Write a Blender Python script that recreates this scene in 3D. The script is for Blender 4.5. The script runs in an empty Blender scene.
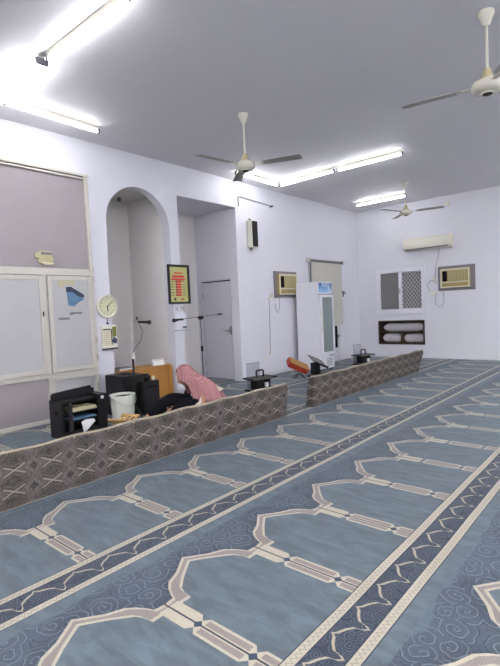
import bpy, bmesh, math, random
from mathutils import Vector, Matrix, Euler
random.seed(7)
PI = math.pi
SC = bpy.context.scene
COL = SC.collection
YL, XF, ZC = 5.874, 11.17, 3.738        # left wall, far wall, ceiling
XB, YR = -3.6, -5.4                      # wall behind, wall on the right

# ------------------------------------------------------------------ materials
def rgb(r, g, b):
    f = lambda c: ((c/255)/12.92 if c/255 <= .04045 else ((c/255+.055)/1.055)**2.4)
    return (f(r), f(g), f(b), 1)

class S:
    """a socket with arithmetic"""
    nt = None
    def __init__(s, v): s.v = v
    def _m(op, *a, clamp=False):
        n = S.nt.nodes.new('ShaderNodeMath'); n.operation = op; n.use_clamp = clamp
        for i, x in enumerate(a):
            x = x.v if isinstance(x, S) else x
            if isinstance(x, (int, float)): n.inputs[i].default_value = x
            else: S.nt.links.new(x, n.inputs[i])
        return S(n.outputs[0])
    def __add__(s, o): return S._m('ADD', s, o)
    __radd__ = __add__
    def __sub__(s, o): return S._m('SUBTRACT', s, o)
    def __rsub__(s, o): return S._m('SUBTRACT', o, s)
    def __mul__(s, o): return S._m('MULTIPLY', s, o)
    __rmul__ = __mul__
    def __truediv__(s, o): return S._m('DIVIDE', s, o)
    def lt(s, o, w=.002): return S._m('ADD', S._m('DIVIDE', S._m('SUBTRACT', o, s), w), .5, clamp=True)
    def gt(s, o, w=.002): return S._m('ADD', S._m('DIVIDE', S._m('SUBTRACT', s, o), w), .5, clamp=True)
    def mod(s, o): return S._m('FLOORED_MODULO', s, o)
    def abs(s): return S._m('ABSOLUTE', s)
    def sin(s): return S._m('SINE', s)
    def min(s, o): return S._m('MINIMUM', s, o)
    def max(s, o): return S._m('MAXIMUM', s, o)
    def inv(s): return S._m('SUBTRACT', 1, s)
    def tri(s, p): return ((s+p/2).mod(p)-p/2).abs()      # distance to the nearest multiple of p

def link(a, b): S.nt.links.new(a.v if isinstance(a, S) else a, b)
def newmat(name, rough=.6, spec=.5, metal=0):
    m = bpy.data.materials.new(name); m.use_nodes = True
    S.nt = m.node_tree
    b = m.node_tree.nodes['Principled BSDF']
    b.inputs['Roughness'].default_value = rough
    b.inputs['Specular IOR Level'].default_value = spec
    b.inputs['Metallic'].default_value = metal
    return m, b
def mixc(f, a, b):
    n = S.nt.nodes.new('ShaderNodeMix'); n.data_type = 'RGBA'
    if isinstance(f, (int, float)): n.inputs[0].default_value = f
    else: link(f, n.inputs[0])
    for x, i in ((a, 6), (b, 7)):
        if isinstance(x, tuple): n.inputs[i].default_value = x
        else: link(x, n.inputs[i])
    return n.outputs[2]
def coords(kind='Object'):
    t = S.nt.nodes.new('ShaderNodeTexCoord'); return t.outputs[kind]
def sep(v):
    n = S.nt.nodes.new('ShaderNodeSeparateXYZ'); link(v, n.inputs[0]); return S(n.outputs[0]), S(n.outputs[1]), S(n.outputs[2])
def comb(x, y, z=0.0):
    n = S.nt.nodes.new('ShaderNodeCombineXYZ')
    for i, a in enumerate((x, y, z)):
        if isinstance(a, (int, float)): n.inputs[i].default_value = a
        else: link(a, n.inputs[i])
    return n.outputs[0]
def noise(vec, scale, detail=3, rough=.5, dist=0):
    n = S.nt.nodes.new('ShaderNodeTexNoise'); link(vec, n.inputs['Vector'])
    n.inputs['Scale'].default_value = scale; n.inputs['Detail'].default_value = detail
    n.inputs['Roughness'].default_value = rough; n.inputs['Distortion'].default_value = dist
    return S(n.outputs[0])
def bump(b, h, strength=.2, dist=.01):
    n = S.nt.nodes.new('ShaderNodeBump'); n.inputs['Strength'].default_value = strength; n.inputs['Distance'].default_value = dist
    link(h, n.inputs['Height']); S.nt.links.new(n.outputs[0], b.inputs['Normal'])
def simple(name, c, rough=.55, spec=.4, metal=0, var=.06, scale=14, bmp=0):
    """plain painted / moulded material with a little procedural unevenness"""
    m, b = newmat(name, rough, spec, metal)
    n = noise(coords(), scale, 4)
    c = rgb(*c); dk = tuple(max(0, x*(1-var*2)) for x in c[:3])+(1,); lt = tuple(min(1, x*(1+var)) for x in c[:3])+(1,)
    link(mixc(n, dk, lt), b.inputs['Base Color'])
    if bmp: bump(b, n, bmp, .003)
    return m
def curve(x, pts):
    """piecewise linear profile; pts in 0..1"""
    n = S.nt.nodes.new('ShaderNodeFloatCurve'); c = n.mapping.curves[0]
    c.points[0].location = pts[0]; c.points[1].location = pts[-1]
    for p in pts[1:-1]: c.points.new(*p)
    for p in c.points: p.handle_type = 'VECTOR'
    n.mapping.update(); link(x, n.inputs['Value']); return S(n.outputs[0])

def scrolls(vec2, scale, line=.12):
    """curling tendrils: spirals wound round scattered centres"""
    xx, yy, _ = sep(vec2); vec2 = comb(xx+(noise(vec2, scale*1.1, 2)-.5)*(.5/scale), yy+(noise(comb(xx+9, yy+4), scale*1.1, 2)-.5)*(.5/scale))
    v = S.nt.nodes.new('ShaderNodeTexVoronoi'); v.voronoi_dimensions = '2D'; v.inputs['Scale'].default_value = scale
    v.inputs['Randomness'].default_value = .75
    link(vec2, v.inputs['Vector'])
    d = S(v.outputs['Distance'])
    px, py, _ = sep(v.outputs['Position']); x, y, _ = sep(vec2)
    ang = S._m('ARCTAN2', y-py, x-px)
    hx, hy, _ = sep(v.outputs['Color'])
    ph = ang*((hx.gt(.5, .01))*2-1)+hy*6
    w = (ph/(2*PI)+d*4.2).mod(1)-.5
    return w.abs().lt(line, .08)*(d.lt(.62, .05)), w

def carpet():
    m, b = newmat('patterned_carpet', .62, .45)
    b.inputs['Sheen Weight'].default_value = .22; b.inputs['Sheen Roughness'].default_value = .3
    b.inputs['Sheen Tint'].default_value = rgb(190, 205, 215)
    oc = coords(); X, Y, Z = sep(oc)
    wob = (noise(oc, 1.3, 1)-.5)*.012
    y = Y+wob; x = X+(noise(oc, 1.1, 1)-.5)*.01
    v = (y-.85+.10).mod(1.312)-.10            # 0 at the lower cream stripe of each band
    a = (x-1.285+.3225).tri(.645)             # 0 at the arch axis
    bb = a*-1+.3225                           # 0 at the separator axis
    an = a/.3225
    outer = curve(an, [(0, .925), (.12, .900), (.35, .853), (.60, .822), (.72, .785), (.80, .745), (.83, .722), (1, .716)])*1.2
    inner = curve(an, [(0, .868), (.10, .850), (.35, .800), (.58, .745), (.63, .715), (.655, .668), (.80, .668), (1, .668)])*1.2
    # separator bar with two waists
    d1 = (v-.635).abs(); d2 = (v-.326).abs(); dm = d1.min(d2)
    hw = (dm*1.1+.026).min(.056)
    inbar = bb.lt(hw)*v.lt(.83)*v.gt(.21)
    barfill = bb.gt(.012)*bb.lt(hw-.014)*dm.gt(.03)*v.lt(.635)
    barline = bb.lt(.0045)*v.lt(.86)
    diam = (dm+bb).lt(.024)
    ribbon = v.gt(inner)*v.lt(outer)
    e1 = v-inner; e2 = outer-v
    ribfill = e1.gt(.020)*e2.gt(.020)
    stripe_lo = v.abs(); stripe_up = (v-.195).abs(); st = stripe_lo.min(stripe_up)
    stripe = st.lt(.022)
    zig = ((x*1.0).tri(.028)*1.6-.011-(v.max(0).min(.1)*0+ (st*0)))     # zigzag inside the cream stripe
    sv = (v+.022).mod(.195)-.022
    zz = ((x.tri(.03)*1.7-.0125)-sv).abs().lt(.0035)*st.lt(.013)
    edge = (st-.0245).abs().lt(.003)
    # vine inside the band
    h = x-1.585; hb = h.tri(.2097)/.1049
    vine = curve(hb, [(0, .80), (.12, .72), (.5, .62), (.78, .50), (.86, .32), (1, .22)])*.19
    vinel = (v-vine).abs().lt(.0072)*v.gt(.02)*v.lt(.175)
    band = v.gt(.02)*v.lt(.175)
    # grounds
    field_n = noise(comb(X*5.0, Y*1.3), 3.2, 6, .65, .4)
    field_m = noise(oc, 1.1, 3)
    fine = noise(oc, 160, 2)
    mott = S._m('MULTIPLY', (field_n-.40)*4.0, 1.0, clamp=True)
    fld = mixc(mott, rgb(80, 91, 98), rgb(101, 114, 121))
    streak = noise(comb(X*9.0, Y*2.6, 3.0), 2.6, 4, .6, 1.2).lt(.33, .07)
    fld = mixc(streak*.4, fld, rgb(58, 68, 76))
    fld = mixc(field_m*.35, fld, rgb(86, 97, 105))
    sc1, w1 = scrolls(comb(x, y), 7.4, .10)
    sc2, w2 = scrolls(comb(x+3.3, y+1.7), 12.0, .10)
    nvy = mixc(noise(oc, 2.2, 2), rgb(50, 58, 70), rgb(70, 81, 92))
    near = (v-outer)
    nvy = mixc(near.lt(.05, .12)*.6, mixc(.35, nvy, rgb(84, 97, 108)), rgb(38, 46, 60))
    dark_line = w1.gt(.06, .05)*w1.lt(.17, .05)  # dark outline woven beside the scroll lines
    nv = mixc(dark_line*.8, nvy, rgb(26, 32, 44))
    nv = mixc(sc2*.18, nv, rgb(112, 122, 132))
    nv = mixc(sc1*.5, nv, rgb(124, 134, 142))
    plain = (v+(noise(oc, 4.5, 2)-.5)*.14).gt(1.205, .012)
    nv = mixc(plain*.8, nv, rgb(90, 103, 114))
    sb, wb = scrolls(comb(x+1.1, y+.6), 19.0, .12)
    bd = mixc(sb*.6, rgb(44, 52, 66), rgb(108, 118, 128))
    cream = mixc(noise(oc, 90, 2), rgb(150, 143, 126), rgb(196, 187, 167))
    mauve = mixc(noise(oc, 120, 2), rgb(112, 103, 99), rgb(152, 143, 136))
    dark = rgb(38, 46, 60)
    c = fld
    c = mixc(v.gt(outer), c, nv)
    c = mixc(ribbon, c, cream); c = mixc(ribbon*ribfill, c, mauve)
    c = mixc(inbar, c, cream); c = mixc(inbar*barfill, c, mauve)
    c = mixc(barline*v.gt(.21), c, dark); c = mixc(diam, c, rgb(44, 58, 78))
    c = mixc(band, c, bd); c = mixc(vinel, c, rgb(166, 156, 134))
    c = mixc(edge, c, dark); c = mixc(stripe, c, cream); c = mixc(zz*.6, c, rgb(92, 92, 92))
    c = mixc((fine-.5).abs()*.5, c, rgb(76, 84, 92))
    link(c, b.inputs['Base Color'])
    bump(b, fine+sc1*v.gt(outer)*.8, .35, .004)
    return m

def damask():
    """quilted brown-grey fabric of the low partitions"""
    m, b = newmat('damask_fabric', .85, .2)
    oc = coords(); X, Y, Z = sep(oc)
    x = X+Y*.9; z = Z
    dx = (x-1.34).mod(.279)-.1395; zz = (z-.115+.0775).mod(.155)-.0775      # X crosses at dx=+-.1395 -> use tri
    ax = (x-2.54).tri(.279); az = (z-.115).tri(.155)
    cross = (az-ax*.46).abs().lt(.0046, .003)*ax.lt(.076)
    bd = ax*-1+.1395                              # distance from the column between crosses
    dia = (bd+az*.95)
    dsmall = dia.lt(.030, .004); dring = (dia-.052).abs().lt(.011, .006)
    med = az-(ax*.46).max((ax-.077)*1.7+.034)
    hexa = med.gt(.007, .004)
    fine = noise(oc, 130, 3, .6); spots, _ = scrolls(comb(x, z), 32, .17)
    fine = (noise(oc, 70, 3, .7)-.5)*2.2+.5
    base = mixc(fine, rgb(46, 42, 43), rgb(104, 98, 96))
    darkb = mixc(fine, rgb(32, 30, 32), rgb(74, 70, 70))
    c = mixc(hexa*.9, base, darkb)
    c = mixc((med-.026).abs().lt(.003, .003)*.25, c, rgb(150, 140, 126))
    c = mixc(dring*.3, c, rgb(120, 114, 116))
    c = mixc(dsmall*.85, c, rgb(40, 37, 38))
    c = mixc(spots*.4, c, rgb(136, 126, 108))
    c = mixc(cross*.75, c, rgb(160, 152, 136))
    link(c, b.inputs['Base Color']); bump(b, fine+cross, .3, .003)
    return m

def wallmat(name, lo, hi, bmp=.12):
    m, b = newmat(name, .55, .25)
    oc = coords(); n = noise(oc, .9, 5, .6); n2 = noise(oc, 7, 5, .6)
    c = mixc(n, rgb(*lo), rgb(*hi)); c = mixc(n2.lt(.33, .1)*.12, c, rgb(*[int(v*.9) for v in lo]))
    link(c, b.inputs['Base Color']); bump(b, noise(oc, 3.5, 6, .65)+noise(oc, 40, 2)*.1, bmp, .02)
    return m

M = {}
M['wall'] = wallmat('painted_plaster', (212, 212, 219), (220, 220, 227))
M['ceil'] = wallmat('ceiling_paint', (218, 216, 219), (228, 226, 229), .3)
M['wall_in'] = wallmat('alcove_plaster', (226, 223, 220), (234, 231, 228))
M['carpet'] = carpet()
M['damask'] = damask()
M['lit_edge'] = simple('cream_lit_edge', (160, 150, 132), .85, .1)  # paler than the fabric, for light caught along the partition top
M['alu'] = simple('cream_aluminium', (194, 191, 180), .4, .5, 0, .03)
M['panel'] = simple('grey_laminate', (178, 178, 178), .45, .4, 0, .02, 3)
M['mauve'] = simple('mauve_board', (158, 151, 153), .6, .3, 0, .03, 3)
M['white'] = simple('white_enamel', (222, 222, 230), .35, .5, 0, .02)
M['doorw'] = simple('white_door_paint', (204, 204, 212), .45, .4, 0, .02, 3)
M['cream'] = simple('cream_plastic', (214, 206, 178), .45, .4, 0, .04)
M['ivory'] = simple('ivory_plastic', (222, 220, 205), .4, .5, 0, .03)
M['beige'] = simple('aged_beige_plastic', (166, 150, 98), .5, .4, 0, .08)
M['black'] = simple('black_plastic', (12, 11, 13), .45, .35, 0, .1)
M['char'] = simple('charcoal_grille', (44, 42, 46), .7, .2, 0, .15, 60)
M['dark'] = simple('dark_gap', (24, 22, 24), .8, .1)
M['brownwood'] = simple('dark_brown_wood', (66, 52, 42), .6, .3, 0, .2, 30)
M['greyply'] = simple('grey_board', (134, 130, 134), .7, .2, 0, .1, 20)
M['chrome'] = simple('worn_chrome', (170, 170, 172), .3, .5, 1, .05)
M['steel'] = simple('satin_steel', (190, 188, 184), .4, .5, .8, .05)
M['fanwhite'] = simple('fan_cream_enamel', (206, 202, 186), .4, .5, 0, .04)
M['blade'] = simple('fan_blade_dusty', (172, 168, 162), .55, .35, 0, .08)
M['brass'] = simple('dull_brass', (186, 176, 138), .5, .4, .2, .08)
M['blind'] = simple('beige_blind_fabric', (196, 194, 184), .8, .15, 0, .03)
M['headrail'] = simple('grey_headrail', (120, 118, 120), .5, .4)
M['cloth_w'] = simple('grey_white_roll_fabric', (186, 184, 186), .9, .1, 0, .08, 8)
M['paper'] = simple('white_paper', (224, 224, 222), .8, .1, 0, .03)
M['tape'] = simple('yellowed_tape', (190, 184, 146), .6, .3, 0, .15, 60)
M['bucket'] = simple('white_bucket_plastic', (206, 208, 198), .4, .5, 0, .04)
M['straw'] = simple('golden_wood', (186, 152, 96), .6, .3, 0, .15, 40)
M['skin'] = simple('skin', (170, 124, 98), .55, .35, 0, .06)
M['thobe'] = simple('cream_thobe_cotton', (206, 196, 178), .9, .1, 0, .05)
M['blackcloth'] = simple('black_cloth', (22, 23, 29), .9, .1, 0, .15)
M['red'] = simple('orange_red_leatherette', (164, 52, 32), .5, .4, 0, .1)
M['gold'] = simple('tan_gold_fabric', (172, 128, 72), .6, .3, 0, .12, 40)
M['standtop'] = simple('grey_green_board', (98, 98, 86), .55, .4, 0, .12, 40)
M['grill_w'] = simple('grille_white', (206, 206, 208), .5, .4)
M['scr'] = simple('blue_label_print', (92, 128, 162), .5, .4, 0, .3, 25)
M['navy'] = simple('navy_print', (30, 44, 66), .5, .4, 0, .2, 25)
M['green'] = simple('olive_print', (128, 128, 56), .6, .3, 0, .2, 60)
M['redp'] = simple('red_print', (204, 40, 44), .5, .4, 0, .12, 60)
M['posterbg'] = simple('pale_green_print', (196, 196, 128), .55, .3, 0, .1, 40)
M['darkprint'] = simple('dark_print', (46, 44, 44), .6, .3)
M['greyprint'] = simple('grey_print', (112, 112, 118), .6, .3)
M['clockface'] = simple('clock_face_ivory', (204, 206, 172), .5, .4, 0, .03)
M['cable'] = simple('grey_white_cable', (168, 168, 172), .6, .3)

def woodmat():
    m, b = newmat('honey_wood_board', .45, .4)
    oc = coords(); X, Y, Z = sep(oc)
    n = noise(comb(X*9, Y*9, Z*.8), 1.6, 5, .6, .6)
    link(mixc(n, rgb(142, 94, 36), rgb(196, 142, 70)), b.inputs['Base Color']); return m
M['wood'] = woodmat()
def shemagh():
    m, b = newmat('red_white_checked_cloth', .9, .1)
    X, Y, Z = sep(coords('Object'))
    u = (X+Y*.4).tri(.015).lt(.0036, .003); w = (Z+Y*.5).tri(.015).lt(.0036, .003)
    u2 = (X+Y*.4).tri(.11).lt(.008, .004)
    c = mixc(u.max(w)*.85, rgb(128, 74, 78), rgb(182, 140, 140)); c = mixc(u2*.3, c, rgb(140, 84, 90))
    link(c, b.inputs['Base Color']); return m
M['shemagh'] = shemagh()
def glass(name, c, rough=.05, trans=.8, alpha=1):
    m, b = newmat(name, rough, .5)
    b.inputs['Base Color'].default_value = rgb(*c); b.inputs['Transmission Weight'].default_value = trans
    b.inputs['IOR'].default_value = 1.2
    return m
M['glass'] = glass('fridge_glass', (196, 208, 208), .2, .6)
M['acrylic'] = glass('clear_acrylic', (226, 228, 236), .05, .93)
M['winglass'] = simple('grey_window_film', (118, 118, 116), .35, .5, 0, .04, 5)
M['void'] = simple('dim_outside', (84, 84, 90), .9, .1)
def emit(name, c, s):
    m, b = newmat(name, .5, .3); b.inputs['Base Color'].default_value = rgb(*c)
    b.inputs['Emission Color'].default_value = rgb(*c); b.inputs['Emission Strength'].default_value = s
    return m
M['tube'] = emit('lit_fluorescent_tube', (250, 250, 255), 10)
M['tube_fill'] = emit('fill_light_tube', (250, 250, 255), 33)  # stronger tube, only for the fill lights added out of view
M['sign'] = None
def signmat():
    m, b = newmat('blue_header_print', .3, .5)
    X, Y, Z = sep(coords()); n = noise(coords(), 9, 4)
    t = S._m('MULTIPLY', (Z-1.64)/.18, 1, clamp=True)
    c = mixc(t, rgb(150, 196, 226), rgb(36, 84, 168)); c = mixc((n-.5).gt(.06, .05)*.5, c, rgb(214, 230, 240))
    link(c, b.inputs['Base Color']); link(c, b.inputs['Emission Color']); b.inputs['Emission Strength'].default_value = 0
    return m
M['sign'] = signmat()

# ------------------------------------------------------------------ mesh helpers
class MB:
    def __init__(s): s.b = bmesh.new()
    def box(s, x0, x1, y0, y1, z0, z1, mat=None):
        vs = [s.b.verts.new((x, y, z)) for z in (z0, z1) for x, y in ((x0, y0), (x1, y0), (x1, y1), (x0, y1))]
        if mat is not None:
            for v in vs: v.co = mat @ v.co
        for f in ((3, 2, 1, 0), (4, 5, 6, 7), (0, 1, 5, 4), (1, 2, 6, 5), (2, 3, 7, 6), (3, 0, 4, 7)): s.b.faces.new([vs[i] for i in f])
        return s
    def cyl(s, p0, p1, r0, r1=None, n=20, cap=True):
        r1 = r0 if r1 is None else r1
        p0 = Vector(p0); p1 = Vector(p1); d = (p1-p0).normalized()
        u = d.orthogonal().normalized(); w = d.cross(u)
        A = [s.b.verts.new(p0+(u*math.cos(2*PI*i/n)+w*math.sin(2*PI*i/n))*r0) for i in range(n)]
        B = [s.b.verts.new(p1+(u*math.cos(2*PI*i/n)+w*math.sin(2*PI*i/n))*r1) for i in range(n)]
        for i in range(n): s.b.faces.new((A[i], A[(i+1) % n], B[(i+1) % n], B[i]))
        if cap: s.b.faces.new(A[::-1]); s.b.faces.new(B)
        return s
    def lathe(s, prof, cx=0, cy=0, n=32, axis=None):
        """prof: (r, z) from bottom to top, around z through cx, cy; axis=Matrix to turn it"""
        rings = []
        for r, z in prof:
            if r < 1e-5: ring = [s.b.verts.new((cx, cy, z))]
            else: ring = [s.b.verts.new((cx+r*math.cos(2*PI*i/n), cy+r*math.sin(2*PI*i/n), z)) for i in range(n)]
            rings.append(ring)
            if axis is not None:
                for v in ring: v.co = axis @ v.co
        for a, c in zip(rings, rings[1:]):
            for i in range(n):
                j = (i+1) % n
                if len(a) == 1 and len(c) == 1: continue
                if len(a) == 1: s.b.faces.new((a[0], c[i], c[j]) if False else (a[0], c[j], c[i]))
                elif len(c) == 1: s.b.faces.new((a[i], a[j], c[0]))
                else: s.b.faces.new((a[i], a[j], c[j], c[i]))
        return s
    def tube(s, pts, r, n=8, closed=False):
        pts = [Vector(p) for p in pts]; rings = []; u = None
        for i, p in enumerate(pts):
            d = (pts[min(i+1, len(pts)-1)]-pts[max(i-1, 0)]).normalized()
            if u is None: u = d.orthogonal().normalized()
            u = (u-d*u.dot(d)).normalized(); w = d.cross(u)
            rings.append([s.b.verts.new(p+(u*math.cos(2*PI*k/n)+w*math.sin(2*PI*k/n))*r) for k in range(n)])
        for a, c in zip(rings, rings[1:]):
            for k in range(n): s.b.faces.new((a[k], a[(k+1) % n], c[(k+1) % n], c[k]))
        s.b.faces.new(rings[0][::-1]); s.b.faces.new(rings[-1]); return s
    def prism(s, poly, o, ex, ey, en, depth):
        """poly in (ex, ey) from o, extruded along en"""
        o, ex, ey, en = map(Vector, (o, ex, ey, en))
        A = [s.b.verts.new(o+ex*a+ey*c) for a, c in poly]; B = [s.b.verts.new(o+ex*a+ey*c+en*depth) for a, c in poly]
        s.b.faces.new(A); s.b.faces.new(B[::-1])
        for i in range(len(poly)):
            j = (i+1) % len(poly); s.b.faces.new((A[j], A[i], B[i], B[j]))
        return s
    def done(s, name, mat, parent=None, bevel=0, smooth=False, loc=None, rot=None, seg=2):
        bmesh.ops.recalc_face_normals(s.b, faces=s.b.faces)
        me = bpy.data.meshes.new(name); s.b.to_mesh(me); s.b.free()
        o = bpy.data.objects.new(name, me); COL.objects.link(o); me.materials.append(M[mat] if isinstance(mat, str) else mat)
        if smooth:
            for p in me.polygons: p.use_smooth = True
            me.set_sharp_from_angle(angle=math.radians(40))
        if bevel:
            k = o.modifiers.new('bevel', 'BEVEL'); k.width = bevel; k.segments = seg; k.limit_method = 'ANGLE'
        if loc is not None: o.location = loc
        if rot is not None: o.rotation_euler = rot
        if parent is not None: o.parent = parent
        return o
def tag(o, label, cat, group=None):
    o['label'] = label; o['category'] = cat
    if group: o['group'] = group
    return o
def thing(name, label, cat, loc=(0, 0, 0), rotz=0, group=None):
    o = bpy.data.objects.new(name, None); COL.objects.link(o); o.empty_display_size = .1
    o.location = loc; o.rotation_euler = (0, 0, rotz); return tag(o, label, cat, group)
def struct(o): o['kind'] = 'structure'; return o
def dup(root, loc, rotz=None, label=None):
    r = root.copy(); COL.objects.link(r); r.location = loc
    if rotz is not None: r.rotation_euler = (0, 0, rotz)
    if label: r['label'] = label
    def rec(src, dst):
        for ch in list(src.children):
            c = ch.copy(); COL.objects.link(c); c.parent = dst; rec(ch, c)
    rec(root, r); return r

# ------------------------------------------------------------------ room shell
def holed_wall(name, u0, u1, z0, z1, holes, to3, t, mat='wall'):
    """slab with rectangular holes. to3(u, d, z) maps wall coordinates to the room (d = depth behind the face)"""
    us = sorted({u0, u1, *[h[0] for h in holes], *[h[1] for h in holes]}); zs = sorted({z0, z1, *[h[2] for h in holes], *[h[3] for h in holes]})
    solid = lambda i, k: 0 <= i < len(us)-1 and 0 <= k < len(zs)-1 and not any(h[0] <= (us[i]+us[i+1])/2 <= h[1] and h[2] <= (zs[k]+zs[k+1])/2 <= h[3] for h in holes)
    m = MB(); b = m.b
    q = lambda *p: b.faces.new([b.verts.new(to3(*c)) for c in p])
    for i in range(len(us)-1):
        for k in range(len(zs)-1):
            if not solid(i, k): continue
            a, c, e, f = us[i], us[i+1], zs[k], zs[k+1]
            q((a, 0, e), (c, 0, e), (c, 0, f), (a, 0, f)); q((a, t, e), (a, t, f), (c, t, f), (c, t, e))
            if not solid(i-1, k): q((a, 0, e), (a, 0, f), (a, t, f), (a, t, e))
            if not solid(i+1, k): q((c, 0, e), (c, t, e), (c, t, f), (c, 0, f))
            if not solid(i, k-1): q((a, 0, e), (a, t, e), (c, t, e), (c, 0, e))
            if not solid(i, k+1): q((a, 0, f), (c, 0, f), (c, t, f), (a, t, f))
    return m
AX0, AX1, AZ, AR = 3.765, 4.915, 2.675, .575
NX0, NX1, NZ = 5.10, 6.50, 3.245
TW = .17
m = holed_wall('wall_left', XB, XF+.2, 0, ZC, [(.55, 3.5, .0, 3.27), (AX0, AX1, 0, AZ+AR), (NX0, NX1, 0, NZ)], lambda u, d, z: (u, YL+d, z), TW)
# the spandrels that turn the first opening into a round arch
cx = (AX0+AX1)/2
N = 40
arc = [(cx-AR*math.cos(PI*i/N), AZ+AR*math.sin(PI*i/N)) for i in range(N+1)]
for i in range(N):
    (a, za), (c, zc) = arc[i], arc[i+1]; zt = AZ+AR
    b = m.b
    for d, fl in ((0, 1), (TW, -1)):
        vs = [b.verts.new((a, YL+d, za)), b.verts.new((c, YL+d, zc)), b.verts.new((c, YL+d, zt)), b.verts.new((a, YL+d, zt))]
        if (Vector(vs[0].co)-Vector(vs[3].co)).length < 1e-4: vs = vs[:3]
        elif (Vector(vs[1].co)-Vector(vs[2].co)).length < 1e-4: vs = [vs[0], vs[1], vs[3]]
        b.faces.new(vs[::fl])
    b.faces.new([b.verts.new(p) for p in ((a, YL, za), (a, YL+TW, za), (c, YL+TW, zc), (c, YL, zc))])
bmesh.ops.remove_doubles(m.b, verts=m.b.verts, dist=1e-5)
struct(m.done('wall_left', 'wall'))
# alcove shells behind the left wall
YN = 7.0
m = MB(); m.box(3.2, NX1+.2, YN, YN+.15, 0, ZC); struct(m.done('wall_alcove_back', 'wall_in'))
m = MB(); m.box(4.93, NX0-.02, YL+TW, YN, 0, ZC); struct(m.done('wall_alcove_pier', 'wall_in'))
m = MB(); m.box(3.05, 3.2, YL+TW, YN, 0, ZC); struct(m.done('wall_alcove_side', 'wall_in'))
m = holed_wall('wall_niche_door', YL+TW, YN, 0, ZC, [(6.08, 6.88, 0, 1.93)], lambda u, d, z: (NX1+d, u, z), .14); struct(m.done('wall_niche_door', 'wall'))
m = MB(); m.box(3.2, 4.93, YL+TW, YN, 3.30, 3.42); struct(m.done('ceiling_arch_alcove', 'wall_in'))
m = MB(); m.box(NX0-.02, NX1, YL+TW, YN, NZ, 3.42); struct(m.done('ceiling_door_alcove', 'wall'))
# far wall, with window and prayer-mat recess
WIN = (4.14, 5.34, 1.09, 2.17); REC = (4.16, 5.34, .32, .915)
m = holed_wall('wall_far', YR, YL+TW, 0, ZC, [WIN, REC], lambda u, d, z: (XF+d, u, z), .22); struct(m.done('wall_far', 'wall'))
m = MB(); m.box(XB, XF+.22, YR-.2, YR, 0, ZC); struct(m.done('wall_right', 'wall'))
m = MB(); m.box(XB-.2, XB, YR-.2, YL+TW, 0, ZC); struct(m.done('wall_back', 'wall'))
m = MB(); m.box(XB-.2, XF+.4, YR-.2, YN+.15, -.1, 0); struct(m.done('floor', 'carpet'))
m = MB(); m.box(XB-.2, XF+.4, YR-.2, YL+TW, ZC, ZC+.1); struct(m.done('ceiling', 'ceil'))

# door in the niche side wall (leaf, frame, handle)
m = MB(); m.box(NX1+.02, NX1+.065, 6.105, 6.855, .02, 1.905); d = struct(m.done('door_1', 'doorw', None, .003))
m = MB(); m.box(NX1+.012, NX1+.05, 6.08, 6.092, .0, 1.93); m.box(NX1+.012, NX1+.05, 6.092, 6.88, 1.912, 1.93); m.box(NX1+.05, NX1+.09, 6.08, 6.104, 0, 1.93); m.done('door_gap_shade', 'dark', d)  # dark strips stand in for the shade in the gap round the leaf
m = MB(); m.box(NX1-.012, NX1+.02, 6.866, 6.905, 0, 1.95); m.box(NX1-.012, NX1+.012, 6.06, 6.905, 1.93, 1.96); m.done('door_frame', 'doorw', d, .003)
m = MB(); m.box(NX1-.006, NX1+.02, 6.115, 6.15, .88, 1.04); m.cyl((NX1-.006, 6.135, .965), (NX1-.05, 6.135, .965), .008); m.cyl((NX1-.05, 6.13, .965), (NX1-.05, 6.27, .96), .009); m.done('door_handle', 'chrome', d, .002)
for z in (.3, 1.65):
    m = MB(); m.cyl((NX1+.004, 6.862, z-.045), (NX1+.004, 6.862, z+.045), .011); m.done('hinge', 'chrome', d)
m = MB(); m.cyl((4.60, 6.75, 3.30), (4.60, 6.75, 3.27), .03, .03); m.lathe([(0, 3.235), (.025, 3.24), (.035, 3.27)], 4.60, 6.75, 20)
tag(m.done('lamp_holder', 'greyprint', None, 0, True), 'small dark lamp holder on the ceiling inside the arched alcove', 'lamp holder')

# ------------------------------------------------------------------ window and recess of the far wall
y0, y1, z0, z1 = WIN
m = MB(); F = .075
m.box(XF-.02, XF+.10, y0-.02, y0+F, z0-.02, z1+.02); m.box(XF-.02, XF+.10, y1-F, y1+.02, z0-.02, z1+.02)
m.box(XF-.02, XF+.10, y0+F, y1-F, z0-.02, z0+F+.03); m.box(XF-.02, XF+.10, y0+F, y1-F, z1-F, z1+.02)
w = struct(m.done('window_1', 'white', None, .004))
m = MB(); m.box(XF, XF+.05, 4.725, 4.785, z0+.1, z1-F); m.done('window_mullion', 'white', w, .003)
m = MB(); m.box(XF+.04, XF+.046, 4.785, y1-F, z0+.1, z1-F); m.done('pane', 'winglass', w)
m = MB(); m.box(XF+.075, XF+.08, y0+F, 4.73, z0+.1, z1-F); m.done('pane', 'winglass', w)
m = MB()
def clip(p, q, a, b, c, d):
    # Liang-Barsky
    (x0_, y0_), (x1_, y1_) = p, q; t0, t1 = 0, 1; dx, dy = x1_-x0_, y1_-y0_
    for pp, qq in ((-dx, x0_-a), (dx, b-x0_), (-dy, y0_-c), (dy, d-y0_)):
        if pp == 0:
            if qq < 0: return None
        else:
            r = qq/pp
            if pp < 0: t0 = max(t0, r)
            else: t1 = min(t1, r)
    return None if t0 >= t1 else ((x0_+t0*dx, y0_+t0*dy), (x0_+t1*dx, y0_+t1*dy))
ga, gb, gc, gd = y0+F, 4.725, z0+.1, z1-F
for k in range(-14, 26):
    for s in (1, -1):
        yy = ga+k*.085
        seg = clip((yy, gc), (yy+s*1.0, gc+1.0*1.25), ga, gb, gc, gd)
        if seg: m.cyl((XF+.045, *seg[0]), (XF+.045, *seg[1]), .0055, n=5)
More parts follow.
